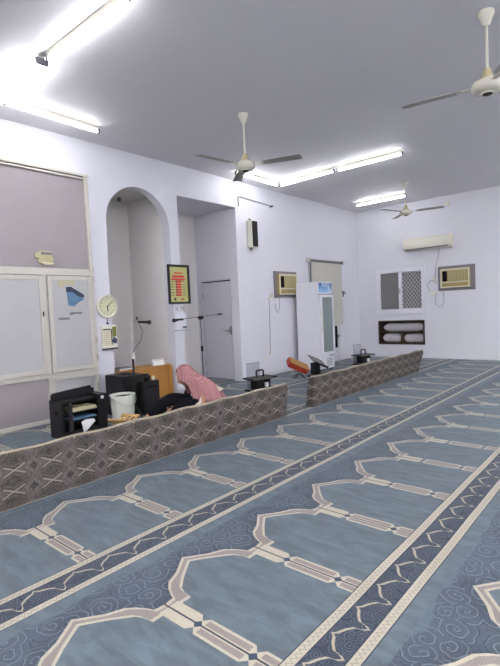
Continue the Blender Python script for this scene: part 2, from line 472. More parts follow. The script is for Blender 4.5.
m.box(XF+.035, XF+.055, ga, ga+.02, gc, gd); m.box(XF+.035, XF+.055, gb-.02, gb, gc, gd); m.box(XF+.035, XF+.055, ga, gb, gd-.02, gd); m.box(XF+.035, XF+.055, ga, gb, gc, gc+.02)
m.done('security_grille', 'grill_w', w)
m = MB(); m.box(XF-.012, XF+.002, 4.735, 4.775, 1.58, 1.70); m.done('window_latch', 'chrome', w, .003)

y0, y1, z0, z1 = REC
cab = thing('wall_recess_shelf', 'dark brown wooden recessed shelf low in the far wall under the window', 'shelf', (XF, (y0+y1)/2, z0))
def local(m, root): return m
def part(mb, name, mat, root, **k):
    """geometry given in room coordinates, moved under root"""
    o = mb.done(name, mat, None, **k); bpy.context.view_layer.update()
    o.parent = root; o.matrix_parent_inverse = Matrix.Translation(-root.location) if root.rotation_euler.z == 0 else root.matrix_world.inverted()
    return o
m = MB(); T = .035
m.box(XF-.02, XF+.45, y0, y0+T, z0, z1); m.box(XF-.02, XF+.45, y1-T, y1, z0, z1); m.box(XF-.02, XF+.45, y0+T, y1-T, z0, z0+T); m.box(XF-.02, XF+.45, y0+T, y1-T, z1-T, z1); m.box(XF+.43, XF+.45, y0+T, y1-T, z0+T, z1-T)
part(m, 'casing', 'brownwood', cab, bevel=.003)
m = MB(); m.box(XF+.01, XF+.43, y0+T, y1-T, .608, .628); part(m, 'shelf_board', 'brownwood', cab)
m = MB(); m.box(XF+.01, XF+.43, 4.70, 4.76, z0+T, .608); part(m, 'divider', 'brownwood', cab)
def roll(x, ya, yb, zc, rz, ry, label):
    """a folded prayer rug: soft flattened bundle with rounded ends"""
    m = MB(); n, k = 28, 18; b = m.b; rings = []
    for i in range(n+1):
        t = i/n; e = (1-abs(2*t-1)**7)**.35 if 0 < t < 1 else .30
        ring = []
        for j in range(k):
            a = 2*PI*j/k; sq = lambda c: math.copysign(abs(c)**.6, c)
            s = e*(1+.03*math.sin(9*t+j))
            ring.append(b.verts.new((x+ry*sq(math.cos(a)), ya+(yb-ya)*t, zc+rz*s*sq(math.sin(a)))))
        rings.append(ring)
    for a_, c_ in zip(rings, rings[1:]):
        for j in range(k): b.faces.new((a_[j], a_[(j+1) % k], c_[(j+1) % k], c_[j]))
    b.faces.new(rings[0]); b.faces.new(rings[-1])
    return tag(m.done('folded_rug', 'cloth_w', None, 0, True), label, 'rug', 'folded rugs in the wall recess')
roll(XF+.2, y0+.05, y1-.12, .738, .108, .16, 'long grey-white folded rug on the upper board of the wall recess')
roll(XF+.2, 4.77, y1-.10, .475, .115, .16, 'short grey-white folded rug lower left in the wall recess')
roll(XF+.2, y0+.05, 4.69, .472, .112, .16, 'short grey-white folded rug lower right in the wall recess')

# ------------------------------------------------------------------ air conditioners
def window_ac(label, root_loc, rotz, w, h, fw, shift=0):
    """front faces local -Y; x along the wall; z from the bottom of the board"""
    t = thing('window_air_conditioner', label, 'air conditioner', root_loc, rotz, 'window air conditioners')
    m = MB(); W = w/2
    m.box(-W, W, -.03, .005, 0, fw*.9); m.box(-W, W, -.03, .005, h-fw, h); m.box(-W, -W+fw, -.03, .005, fw*.9, h-fw); m.box(W-fw*1.4, W, -.03, .005, fw*.9, h-fw)
    m.done('mounting_board', 'greyply', t, .003)
    x0, x1, a, b = -W+fw*.9, W-fw*1.25, fw*.85, h-fw*.85
    m = MB(); m.box(x0, x1, -.10, .0, a, b); m.done('casing', 'beige', t, .01)
    m = MB(); m.box(x0+.005, x1-.005, -.106, -.09, b-.045, b-.005); m.box(x0+.005, x1-.005, -.106, -.09, a+.005, a+.03); m.box(x0+.005, x0+.04, -.106, -.09, a+.03, b-.045); m.box(x1-.03, x1-.005, -.106, -.09, a+.03, b-.045)
    m.box(x0+.04, x1-.03, -.106, -.09, a+.115, a+.14); m.done('front_frame', 'cream', t, .003)
    m = MB(); m.box(x0+.055, x0+.155, -.112, -.098, a+.15, b-.055); m.done('control_recess', 'dark', t, .004)
    m = MB()
    n = 9
    for i in range(n):
        z = a+.148+(b-.05-a-.148)*i/n; m.box(x0+.19, x1-.035, -.108, -.098, z, z+.006)
    n = int((x1-x0-.2)/.07)
    for i in range(n):
        x = x0+.19+i*(x1-x0-.23)/n; m.box(x, x+.006, -.109, -.099, a+.146, b-.05)
    m.done('intake_grille', 'tape', t)
    m = MB()
    for i in range(5): m.box(x0+.05, x1-.04, -.110, -.099, a+.036+i*.015, a+.042+i*.015)
    m.done('air_outlet', 'beige', t)
    return t
window_ac('beige window air conditioner on grey board set in the left wall beside the white fridge', (7.955, YL, 1.56), 0, .77, .545, .065)
window_ac('beige window air conditioner on grey board on the far wall right of the window', (XF, 3.41, 1.575), -PI/2, .80, .565, .075)
t = thing('split_air_conditioner', 'long cream split air conditioner high on the far wall above the window', 'air conditioner', (XF, 4.02, 2.57), -PI/2)
m = MB(); W = .55
prof = [(0, 0), (-.13, 0), (-.19, .05), (-.20, .12), (-.19, .24), (-.15, .29), (0, .30)]
m.prism([(p[0], p[1]) for p in prof], (-W, 0, 0), (0, 1, 0), (0, 0, 1), (1, 0, 0), 2*W); m.done('casing', 'ivory', t, .012, True)
m = MB(); m.box(-W+.06, W-.06, -.196, -.135, .0, .022, Matrix.Translation((0, 0, .012))); m.done('air_vane', 'greyply', t, .004)
m = MB(); m.box(-W+.03, W-.03, -.204, -.198, .10, .106); m.box(-W-.004, -W+.012, -.17, -.01, .02, .27); m.box(W-.012, W+.004, -.17, -.01, .02, .27); m.done('trim_strip', 'cream', t, .002)
t = thing('air_conditioner_cable', 'thin white cable dangling from the split air conditioner to a socket', 'cable', (XF-.01, 3.9, 2.57))
m = MB(); m.tube([(XF-.015, 3.77, 2.57), (XF-.015, 3.80, 2.40), (XF-.015, 3.86, 2.15), (XF-.015, 3.89, 1.95), (XF-.015, 3.88, 1.86)], .008); part(m, 'cord', 'cable', t, smooth=True)
m = MB(); m.tube([(XF-.015, 3.90, 1.84)]+[(XF-.02, 3.96-.1*math.cos(a), 1.72+.12*math.sin(a)) for a in [PI*.1+i*PI/9 for i in range(10)]]+[(XF-.02, 4.0, 1.58)], .007); part(m, 'looped_cord', 'cable', t, smooth=True)
m = MB(); m.tube([(XF-.02, 3.87, 1.55)]+[(XF-.02, 3.79+.1*math.cos(a), 1.35-.13*math.sin(a)) for a in [i*PI/9 for i in range(10)]]+[(XF-.02, 3.70, 1.56)], .007); part(m, 'hanging_loop', 'cable', t, smooth=True)
m = MB(); m.box(XF-.02, XF, 3.86, 3.94, 1.80, 1.90); o = m.done('wall_socket', 'ivory', None, .004); tag(o, 'small socket on the far wall just left of the air conditioner board, upper', 'socket')
m = MB(); m.box(XF-.02, XF, 3.84, 4.02, 1.50, 1.575); o = m.done('wall_socket', 'ivory', None, .004); tag(o, 'wide flat socket on the far wall below left of the air conditioner', 'socket')
m = MB(); m.box(XF-.03, XF, 3.52, 3.63, 3.50, 3.60); o = m.done('junction_box', 'ivory', None, .006); tag(o, 'little square junction box at the top of the far wall under the ceiling', 'junction box')

# ------------------------------------------------------------------ left wall: aluminium cupboard front
Y = YL
cup = thing('aluminium_cupboard', 'tall cream aluminium cupboard front with mauve boards filling the left wall opening', 'cupboard', (2.0, Y, 0))
m = MB(); X0, X1 = .55, 3.5
m.box(X1-.045, X1, Y-.03, Y+.05, 0, 3.25); m.box(X0, X0+.045, Y-.03, Y+.05, 0, 3.25); m.box(X0, X1+.02, Y-.035, Y+.05, 3.235, 3.27)
m.box(X0+.045, X1-.045, Y-.03, Y+.05, 1.895, 1.955); m.box(X0+.045, X1-.045, Y-.025, Y+.05, .575, .635); m.box(X0+.045, X1-.045, Y-.02, Y+.05, 0, .05)
m.box(2.785, 2.835, Y-.028, Y+.05, .635, 1.895); m.box(2.785, 2.83, Y-.028, Y+.05, .05, .575); m.box(1.5, 1.545, Y-.028, Y+.05, .05, 1.895)
part(m, 'frame', 'alu', cup, bevel=.004)
m = MB(); m.box(X0+.045, X1-.045, Y-.012, Y-.002, 1.955, 1.985); m.box(X0+.045, X1-.045, Y-.02, Y-.002, 3.20, 3.222); part(m, 'glazing_bead', 'alu', cup, bevel=.003)
m = MB(); m.box(X0+.045, X1-.045, Y+.01, Y+.025, 1.955, 3.235); part(m, 'upper_board', 'mauve', cup)
for nm, a, b in (('lower_board', X0+.045, 1.5), ('lower_board', 1.545, 2.785)):
    m = MB(); m.box(a, b, Y+.01, Y+.025, .05, .575); part(m, nm, 'mauve', cup)
m = MB(); m.box(2.83, X1-.045, Y+.01, Y+.025, .05, .575); part(m, 'lower_board', 'panel', cup)
m = MB(); m.box(2.83, X1-.045, Y-.02, Y+.01, .53, .575); m.box(2.83, 2.87, Y-.02, Y+.01, .05, .53); part(m, 'glazing_bead', 'alu', cup, bevel=.003)
def cdoor(a, b, hx, hingex):
    m = MB(); f = .055
    m.box(a, a+f, Y-.05, Y-.03, .64, 1.885); m.box(b-f, b, Y-.05, Y-.03, .64, 1.885); m.box(a+f, b-f, Y-.05, Y-.03, .64, .695); m.box(a+f, b-f, Y-.05, Y-.03, 1.83, 1.885)
    d = part(m, 'door', 'alu', cup, bevel=.003)
    m = MB(); m.box(a+f, b-f, Y-.042, Y-.034, .695, 1.83); o = m.done('door_panel', 'panel'); o.parent = d; o.matrix_parent_inverse = Matrix.Translation((-2.0, -Y, 0)) if False else d.matrix_world.inverted()
    if hx:
        m = MB(); m.box(hx-.008, hx+.008, Y-.065, Y-.05, 1.37, 1.43); o = m.done('door_latch', 'darkprint', None, .002); o.parent = d; o.matrix_parent_inverse = d.matrix_world.inverted()
    return d
bpy.context.view_layer.update()
cdoor(1.55, 2.78, 2.76, 1.55); cdoor(2.84, 3.45, None, 3.45)
for z in (.5, .78, 1.02, 1.85, 1.98):
    m = MB(); m.cyl((3.49, Y-.04, z-.04), (3.49, Y-.04, z+.04), .014, n=10); part(m, 'hinge', 'alu', cup)
# stickers on it
m = MB(); m.prism([(0, 0), (.06, .0), (.235, -.10), (.24, -.16), (.16, -.20), (.10, -.25), (.02, -.235)], (3.085, Y-.0445, 1.735), (1, 0, 0), (0, 0, 1), (0, 1, 0), .002)
t = tag(m.done('torn_sticker', 'scr'), 'torn blue and white sticker on the right cupboard door', 'sticker')
m = MB(); m.prism([(0, .005), (.07, .008), (.25, -.095), (.25, -.135), (.17, -.12), (.09, -.06), (.0, -.06)], (3.083, Y-.0458, 1.737), (1, 0, 0), (0, 0, 1), (0, 1, 0), .0012); o = m.done('dark_print_band', 'navy', t)
m = MB(); m.box(3.12, 3.29, Y-.0455, Y-.0425, 1.385, 1.41); m.box(3.12, 3.16, Y-.0456, Y-.0425, 1.375, 1.40); tag(m.done('text_strip', 'greyprint'), 'narrow grey printed strip below the blue sticker', 'sticker')
m = MB(); m.box(2.96, 3.11, Y-.0455, Y-.0425, 1.315, 1.342); tag(m.done('label_strip', 'greyprint'), 'small grey label left of and below the blue sticker', 'sticker')
m = MB(); m.prism([(0, 0), (.20, .01), (.22, -.06), (.1, -.05), (.06, -.09), (-.02, -.07)], (2.99, Y-.0445, 1.828), (1, 0, 0), (0, 0, 1), (0, 1, 0), .002); tag(m.done('tape_remnant', 'tape'), 'yellowed tape scraps at the top of the right cupboard door', 'tape')
t = thing('torn_paper_patch', 'torn cream paper patch stuck on the mauve board above the doors', 'paper scrap', (2.78, Y, 2.0))
m = MB(); m.prism([(-.08, .13), (.0, .17), (.15, .165), (.15, .10), (.165, .05), (.10, .01), (-.0, .0), (-.05, .03), (-.03, .07), (-.09, .09)], (2.80, Y+.006, 2.03), (1, 0, 0), (0, 0, 1), (0, -1, 0), .02); part(m, 'scrap', 'tape', t, bevel=.006)
m = MB(); m.box(2.80, 2.94, Y-.022, Y-.014, 2.155, 2.185); part(m, 'ribbed_strip', 'greyply', t)
m = MB(); m.prism([(-.03, .035), (.04, .0), (.15, .01), (.155, .035), (.06, .035)], (2.80, Y-.03, 2.02), (1, 0, 0), (0, 0, 1), (0, 1, 0), .02); part(m, 'curled_edge', 'cream', t, bevel=.004)

# ------------------------------------------------------------------ clock, schedule board, framed sign
def disc_matrix(x, z, y=YL): return Matrix.Translation((x, y, z)) @ Matrix.Rotation(PI/2, 4, 'X')
ck = thing('wall_clock', 'round white wall clock with ivory face between cupboard and arch', 'clock', (3.69, YL, 1.475))
R_ = .165
ax = Matrix.Rotation(PI/2, 4, 'X')
m = MB(); m.lathe([(R_*.9, 0), (R_, .008), (R_, .035), (R_*.96, .045), (R_*.86, .042), (R_*.84, .028)], 0, 0, 48, ax); m.done('rim', 'ivory', ck, 0, True)
m = MB(); m.lathe([(0, .02), (R_*.86, .02), (R_*.86, .028), (0, .0285)], 0, 0, 48, ax); m.done('face', 'clockface', ck)
def textmesh(s, size, name='numerals'):
    c = bpy.data.curves.new('t', 'FONT'); c.body = s; c.size = size; c.align_x = 'CENTER'; c.align_y = 'CENTER'; c.extrude = .0006
    o = bpy.data.objects.new('t', c); COL.objects.link(o); dg = bpy.context.evaluated_depsgraph_get()
    me = bpy.data.meshes.new_from_object(o.evaluated_get(dg)); bpy.data.objects.remove(o); return me
for h in range(1, 13):
    me = textmesh(str(h), .036); a = PI/2-h*PI/6
    me.transform(ax @ Matrix.Translation((.112*math.cos(a), .112*math.sin(a), .0295))); me.materials.append(M['greyprint'])
    o = bpy.data.objects.new('numeral', me); COL.objects.link(o); o.parent = ck
for L_, W_, a in ((.075, .007, PI/2-2*PI*(5.9/12)), (.115, .005, PI/2-2*PI*(8/60))):
    m = MB(); m.box(-.015, L_, -W_, W_, .0315, .0335, ax @ Matrix.Rotation(a, 4, 'Z')); m.done('hand', 'darkprint', ck)
m = MB(); m.cyl((3.69, YL-.01, 1.31), (3.69, YL-.01, 1.235), .005); part(m, 'hanging_cord', 'darkprint', ck)
m = MB(); m.cyl((3.69, YL-.02, 1.235), (3.69, YL, 1.235), .014); part(m, 'nail', 'darkprint', ck)
bd = thing('notice_board', 'small white timetable board hanging below the wall clock', 'notice board', (3.69, YL, .88))
m = MB(); m.box(3.575, 3.815, YL-.05, YL, .885, 1.205); part(m, 'board', 'ivory', bd, bevel=.004)
m = MB(); m.box(3.585, 3.70, YL-.053, YL-.049, .92, 1.14); part(m, 'paper_sheet', 'cream', bd)
m = MB(); m.box(3.585, 3.705, YL-.055, YL-.05, 1.142, 1.158); m.box(3.712, 3.724, YL-.055, YL-.05, .93, 1.15)
for i in range(6): m.box(3.60, 3.685, YL-.0545, YL-.052, .95+i*.03, .953+i*.03)
part(m, 'printed_lines', 'darkprint', bd)
m = MB(); m.box(3.735, 3.795, YL-.054, YL-.05, 1.05, 1.185); part(m, 'picture', 'green', bd)
m = MB(); m.lathe([(0, 0), (.04, 0), (.03, .004), (0, .004)], 0, 0, 16, Matrix.Translation((3.768, YL-.05, .985)) @ ax); m.box(3.745, 3.765, YL-.054, YL-.05, 1.0, 1.045); part(m, 'emblem', 'navy', bd)
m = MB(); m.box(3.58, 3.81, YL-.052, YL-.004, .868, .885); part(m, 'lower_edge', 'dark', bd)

ps = thing('framed_sign', 'black framed green and red text panel on the pier beside the arch', 'picture', (5.045, YL, 1.48))
px0, px1, pz0, pz1 = 4.815, 5.265, 1.485, 2.12
m = MB(); f = .035
m.box(px0, px0+f, YL-.035, YL, pz0, pz1); m.box(px1-f, px1, YL-.035, YL, pz0, pz1); m.box(px0+f, px1-f, YL-.035, YL, pz0, pz0+f); m.box(px0+f, px1-f, YL-.035, YL, pz1-f, pz1)
part(m, 'frame', 'black', ps, bevel=.004)
m = MB(); m.box(px0+f, px1-f, YL-.015, YL-.005, pz0+f, pz1-f); part(m, 'print', 'posterbg', ps)
c = (px0+px1)/2-.01; m = MB()
for i, (w_, z_, h_) in enumerate([(.08, 1.985, .022), (.12, 1.93, .035), (.14, 1.885, .03)]+[(.06, 1.845-i*.043, .033) for i in range(6)]): m.box(c-w_, c+w_, YL-.019, YL-.014, z_-h_/2, z_+h_/2)
m.box(c+.04, c+.10, YL-.019, YL-.014, 1.55, 1.575); part(m, 'red_rows', 'redp', ps)
m = MB()
for i in range(6):
    z_ = 1.845-i*.043; m.box(c-.155, c-.09, YL-.018, YL-.014, z_-.005, z_+.005); m.box(c+.09, c+.135, YL-.018, YL-.014, z_-.005, z_+.005); m.box(c-.055, c-.035, YL-.0195, YL-.014, z_-.014, z_+.012)
m.box(c-.10, c+.11, YL-.0195, YL-.014, 1.866, 1.871)
part(m, 'printed_rows', 'navy', ps)
m = MB(); m.lathe([(0, 0), (.025, 0), (.02, .004), (0, .004)], 0, 0, 14, Matrix.Translation((c-.08, YL-.015, 1.562)) @ ax); part(m, 'dark_dot', 'black', ps)
o = textmesh('SL 38', .085); mo = bpy.data.objects.new('wall_lettering', o); COL.objects.link(mo); o.transform(Matrix.Translation((5.04, YL-.004, 1.405)) @ ax); o.materials.append(M['greyprint'])
tag(mo, 'short dark lettering on the pier directly below the framed sign', 'lettering')
wb = thing('wall_box', 'white electrical box on the pier below the framed sign', 'electrical box', (5.02, YL, 1.04))
m = MB(); m.box(4.90, 5.14, YL-.05, YL, 1.06, 1.34); part(m, 'casing', 'white', wb, bevel=.006)
m = MB(); m.box(5.045, 5.135, YL-.055, YL-.049, 1.09, 1.118); part(m, 'dark_display', 'black', wb, bevel=.002)
m = MB(); m.box(4.90, 5.14, YL-.048, YL-.002, 1.052, 1.06); part(m, 'lower_edge', 'greyprint', wb)

# ------------------------------------------------------------------ pipe, column speaker, cord on left wall
pp = thing('conduit_pipe', 'thin grey conduit running along the left wall right of the door alcove', 'pipe', (6.6, YL, 3.44))
m = MB(); m.tube([(6.58, YL-.02, 3.27), (6.58, YL-.02, 3.44), (6.62, YL-.02, 3.455), (7.1, YL-.02, 3.435), (7.56, YL-.02, 3.41)], .011, 8); part(m, 'pipe', 'cable', pp, smooth=True)
m = MB(); m.cyl((7.56, YL, 3.40), (7.56, YL-.07, 3.40), .02, n=12); part(m, 'bracket', 'greyply', pp)
sp = thing('column_speaker', 'narrow cream column speaker with black grille high on the left wall', 'speaker', (6.9, YL, 2.5))
m = MB(); m.box(6.80, 6.98, YL-.13, YL-.01, 2.52, 3.03); part(m, 'cabinet', 'ivory', sp, bevel=.006)
m = MB(); m.box(6.815, 6.965, YL-.14, YL-.128, 2.535, 3.015); part(m, 'grille', 'char', sp, bevel=.004)
for za, zb in ((2.48, 2.53), (3.02, 3.08)):
    m = MB(); m.box(6.87, 6.91, YL-.03, YL, za, zb); part(m, 'bracket', 'greyply', sp)
m = MB(); m.box(7.37, 7.52, YL-.02, YL, 1.52, 1.57); m.box(7.43, 7.49, YL-.02, YL, 1.575, 1.64); o = tag(m.done('wall_socket', 'ivory', None, .003), 'socket on the left wall beside the air conditioner board', 'socket')
cd = thing('power_cord', 'thin cord hanging straight down the left wall left of the fridge', 'cord', (7.4, YL, 1.5))
m = MB(); m.tube([(7.39, YL-.012, 1.52), (7.375, YL-.012, 1.1), (7.37, YL-.012, .8), (7.36, YL-.012, .50)], .006, 6); part(m, 'cord', 'cable', cd)
m = MB(); m.box(7.335, 7.385, YL-.035, YL-.002, .43, .50); part(m, 'plug', 'ivory', cd, bevel=.004)
m = MB(); m.tube([(7.72, YL-.02, 1.56), (7.72, YL-.02, 1.42), (7.69, YL-.02, 1.32), (7.63, YL-.02, 1.26), (7.58, YL-.02, 1.32), (7.57, YL-.02, 1.44)], .006, 6)
tag(m.done('looped_wall_cord', 'cable', None, 0, True), 'looped cord hanging below the left wall air conditioner', 'cord')

# ------------------------------------------------------------------ door with roller blind behind the fridge
d = MB(); d.box(8.86, 10.12, YL-.02, YL+.0, 0.0, 2.33); dr = struct(d.done('door_2', 'doorw', None, .004))
m = MB(); m.box(9.88, 9.985, YL-.028, YL-.018, .33, .86); m.done('door_glass', 'dark', dr)
m = MB(); m.box(9.99, 10.14, YL-.05, YL-.02, .60, .615); m.box(9.99, 10.01, YL-.05, YL-.02, .57, .64); m.done('door_handle', 'chrome', dr)
bl = thing('roller_blind', 'beige roller blind with grey head rail behind the white fridge', 'blind', (9.5, YL, 2.37))
m = MB(); m.cyl((8.80, YL-.06, 2.385), (10.26, YL-.06, 2.385), .032, n=16); part(m, 'head_rail', 'headrail', bl, smooth=True)
for xa in (8.78, 10.25):
    m = MB(); m.box(xa, xa+.03, YL-.10, YL, 2.35, 2.43); part(m, 'end_bracket', 'alu', bl)
m = MB(); m.box(8.88, 10.20, YL-.07, YL-.066, .90, 2.385); part(m, 'fabric', 'blind', bl)
m = MB(); m.box(8.88, 10.20, YL-.08, YL-.056, .875, .90); part(m, 'bottom_bar', 'alu', bl)
m = MB(); m.cyl((8.84, YL-.07, 2.36), (8.84, YL-.07, 1.2), .008, n=8); part(m, 'pull_cord', 'headrail', bl)
m = MB(); m.box(10.32, 10.40, YL-.03, YL, 1.64, 1.70); m.cyl((10.36, YL-.03, 1.67), (10.36, YL-.08, 1.63), .012, n=8); m.box(10.345, 10.375, YL-.02, YL, 1.56, 1.64)
tag(m.done('wall_hook', 'greyprint', None, .002), 'small dark hook on the left wall right of the roller blind', 'hook')

# ------------------------------------------------------------------ display fridge
fx0, fx1, fy0, fy1, fh = 8.17, 8.69, 5.2, 5.755, 1.85
fr = thing('display_fridge', 'tall white display fridge with glass door and blue header against the left wall', 'fridge', ((fx0+fx1)/2, (fy0+fy1)/2, 0))
m = MB(); t_ = .05
m.box(fx0, fx0+t_, fy0, fy1, .04, fh); m.box(fx1-t_, fx1, fy0, fy1, .04, fh); m.box(fx0+t_, fx1-t_, fy1-t_, fy1, .04, fh); m.box(fx0+t_, fx1-t_, fy0, fy1-t_, 1.58, fh); m.box(fx0+t_, fx1-t_, fy0, fy1-t_, .04, .34)
part(m, 'cabinet', 'white', fr, bevel=.006)
m = MB(); m.box(fx0+.02, fx1-.02, fy0-.018, fy0-.001, 1.63, 1.83); part(m, 'header_sign', 'sign', fr)
m = MB(); m.box(fx0-.01, fx1+.005, fy0-.04, fy0-.002, 1.585, 1.60); part(m, 'header_shelf', 'greyply', fr)
m = MB(); a, b, c_, d_ = fx0+.005, fx1-.005, .345, 1.58; y_ = fy0
m.box(a, a+.07, y_-.045, y_-.004, c_, d_); m.box(b-.05, b, y_-.045, y_-.004, c_, d_); m.box(a+.07, b-.05, y_-.045, y_-.004, c_, c_+.05); m.box(a+.07, b-.05, y_-.045, y_-.004, d_-.05, d_)
dd = part(m, 'door', 'white', fr, bevel=.004)
bpy.context.view_layer.update()
m = MB(); m.box(a+.07, b-.05, y_-.03, y_-.022, c_+.05, d_-.05); o = m.done('door_glass', 'glass'); o.parent = dd; o.matrix_parent_inverse = dd.matrix_world.inverted()
m = MB(); m.box(a+.01, a+.028, y_-.075, y_-.045, .8, 1.25); o = m.done('door_handle', 'ivory', None, .004); o.parent = dd; o.matrix_parent_inverse = dd.matrix_world.inverted()
for z_ in (.62, .86, 1.10, 1.34):
    m = MB(); m.box(fx0+t_, fx1-t_, fy0+.02, fy1-t_, z_, z_+.008)
    part(m, 'wire_shelf', 'steel', fr)
m = MB(); m.box(fx0+.01, fx1-.01, fy0-.02, fy0-.001, .05, .33); gr = part(m, 'kick_grille', 'white', fr, bevel=.004)
m = MB()
for i in range(5): m.box(fx0+.20, fx1-.08, fy0-.024, fy0-.018, .10+i*.035, .112+i*.035)
m.box(fx0+.32, fx1-.04, fy0-.026, fy0-.018, .30, .318)
part(m, 'vent_slits', 'greyprint', fr)
for x_ in (fx0+.05, fx1-.05):
    for y__ in (fy0+.05, fy1-.05):
        m = MB(); m.cyl((x_, y__, 0), (x_, y__, .045), .02, n=12); part(m, 'foot', 'black', fr)

# ------------------------------------------------------------------ ceiling fans
def make_fan(loc, ang, hubz, label):
    t = thing('ceiling_fan', label, 'ceiling fan', loc, ang, 'three-bladed ceiling fans')
    H = ZC-hubz           # local z = 0 at the ceiling
    m = MB(); m.lathe([(0.0, 0), (.062, 0), (.066, -.02), (.05, -.055), (.032, -.10), (.026, -.115), (0, -.115)], 0, 0, 28); m.done('canopy', 'fanwhite', t, 0, True)
    m = MB(); m.cyl((0, 0, -.10), (0, 0, -H+.10), .0125, n=14); m.done('down_rod', 'fanwhite', t, 0, True)
    m = MB(); m.lathe([(.018, -H+.16), (.03, -H+.155), (.034, -H+.12), (.05, -H+.09), (.052, -H+.07), (.0, -H+.065)], 0, 0, 24); m.done('collar', 'brass', t, 0, True)
    m = MB(); m.lathe([(0, -H+.07), (.07, -H+.068), (.118, -H+.045), (.125, -H+.02), (.122, -H-.005), (.10, -H-.03), (.055, -H-.04), (.05, -H-.048), (0, -H-.05)], 0, 0, 36); m.done('motor_housing', 'fanwhite', t, 0, True)
    m = MB(); m.lathe([(0, -H-.058), (.03, -H-.056), (.045, -H-.045), (.0, -H-.044)], 0, 0, 20); m.done('bottom_cap', 'darkprint', t, 0, True)
    for k in range(3):
        A = Matrix.Rotation(k*2*PI/3, 4, 'Z') @ Matrix.Translation((0, 0, -H+.02))
        m = MB(); m.box(.10, .24, -.022, .022, -.004, .004, A); bmat = A @ Matrix.Rotation(math.radians(-8), 4, 'X')
        o = m.done('blade_arm', 'fanwhite', t, .002)
        m = MB(); pol = [(.20, -.045), (.26, -.058), (.68, -.066), (.705, -.055), (.708, .05), (.69, .062), (.26, .055), (.20, .04)]
        A2 = bmat
        o_ = A2 @ Vector((0, 0, 0)); ex = (A2.to_3x3() @ Vector((1, 0, 0))); ey = A2.to_3x3() @ Vector((0, 1, 0)); en = A2.to_3x3() @ Vector((0, 0, 1))
        m.prism(pol, o_, ex, ey, en, .005); m.done('blade', 'blade', t, .0015)
    return t
make_fan((4.45, 3.817, ZC), math.radians(171), 3.097, 'cream ceiling fan nearest the arch, over the middle of the hall')
make_fan((4.424, 1.067, ZC), math.radians(98.7), 3.115, 'cream ceiling fan cut by the right edge of the picture')
make_fan((9.227, 3.755, ZC), math.radians(42), 3.128, 'distant cream ceiling fan before the far wall')

# ------------------------------------------------------------------ fluorescent battens
def light(p, q, label, twin=False, lamp='tube', group='fluorescent ceiling lights'):
    p = Vector((*p, 0)); q = Vector((*q, 0)); L_ = (q-p).length; c = (p+q)/2; ang = math.atan2(q.y-p.y, q.x-p.x)
    t = thing('fluorescent_light', label, 'ceiling light', (c.x, c.y, ZC), ang, group)
    h = L_/2; W_ = .055 if twin else .028
    m = MB(); m.box(-h, h, -W_*.6, W_*.6, -.045, 0); m.done('batten', 'fanwhite', t, .006)
    ys = (-.05, .05) if twin else (0,)
    for y_ in ys:
        m = MB(); m.cyl((-h+.025, y_, -.072), (h-.025, y_, -.072), .0145, n=14); m.done('tube', lamp, t, 0, True)
    for s in (-1, 1):
        m = MB(); m.box(s*h-.014, s*h+.014, -W_ if twin else -.016, W_ if twin else .016, -.085, -.03); m.done('end_socket', 'greyprint', t, .004)
    return t
k = .97
light((2.247*k, 3.02*k), (2.225*k, 4.27*k), 'lit tube light running towards the top left corner, ending at the picture top')
light((2.21*k, 4.36*k), (2.205*k, 5.60*k), 'lit twin tube light cut by the left edge of the picture', True)
light((2.27*k+.03, 5.44*k), (3.485*k, 5.485*k), 'lit tube light along the left wall, nearest the camera')
light((6.22*k, 5.56*k), (7.43*k, 5.575*k), 'lit tube light partly behind the middle fan, along the left wall')
light((7.50*k, 5.55*k), (7.46*k, 4.33*k), 'lit tube light between two others beyond the middle fan')
light((7.49*k, 4.27*k), (7.485*k, 3.08*k), 'lit tube light right of the middle fan, its right end free')
light((10.44*k, 5.48*k), (10.43*k, 4.23*k), 'lit tube light beside the distant fan, farthest away')
# unseen fill lights added to even the brightness, right of and behind the camera
for p in ((-1.6, 4.8), (-1.6, 2.0), (-1.2, -.6), (-1.2, -3.2), (2.2, -1.4), (2.2, -3.6), (5.4, -1.4), (5.4, -3.6), (8.6, -.6), (8.6, -3.4), (10.3, -1.9), (.5, -2.5), (3.8, -2.5), (7.0, -2.5), (-2.9, 3.4), (-2.9, .6), (-2.9, -2.2), (4.0, -4.0), (7.4, -4.0), (9.6, -4.0), (.4, -4.0), (-2.9, -4.0), (-.4, 1.3)):
    light(p, (p[0]+.01, p[1]-1.22), 'added unseen twin tube fill light on the ceiling outside the picture', True, 'tube_fill')

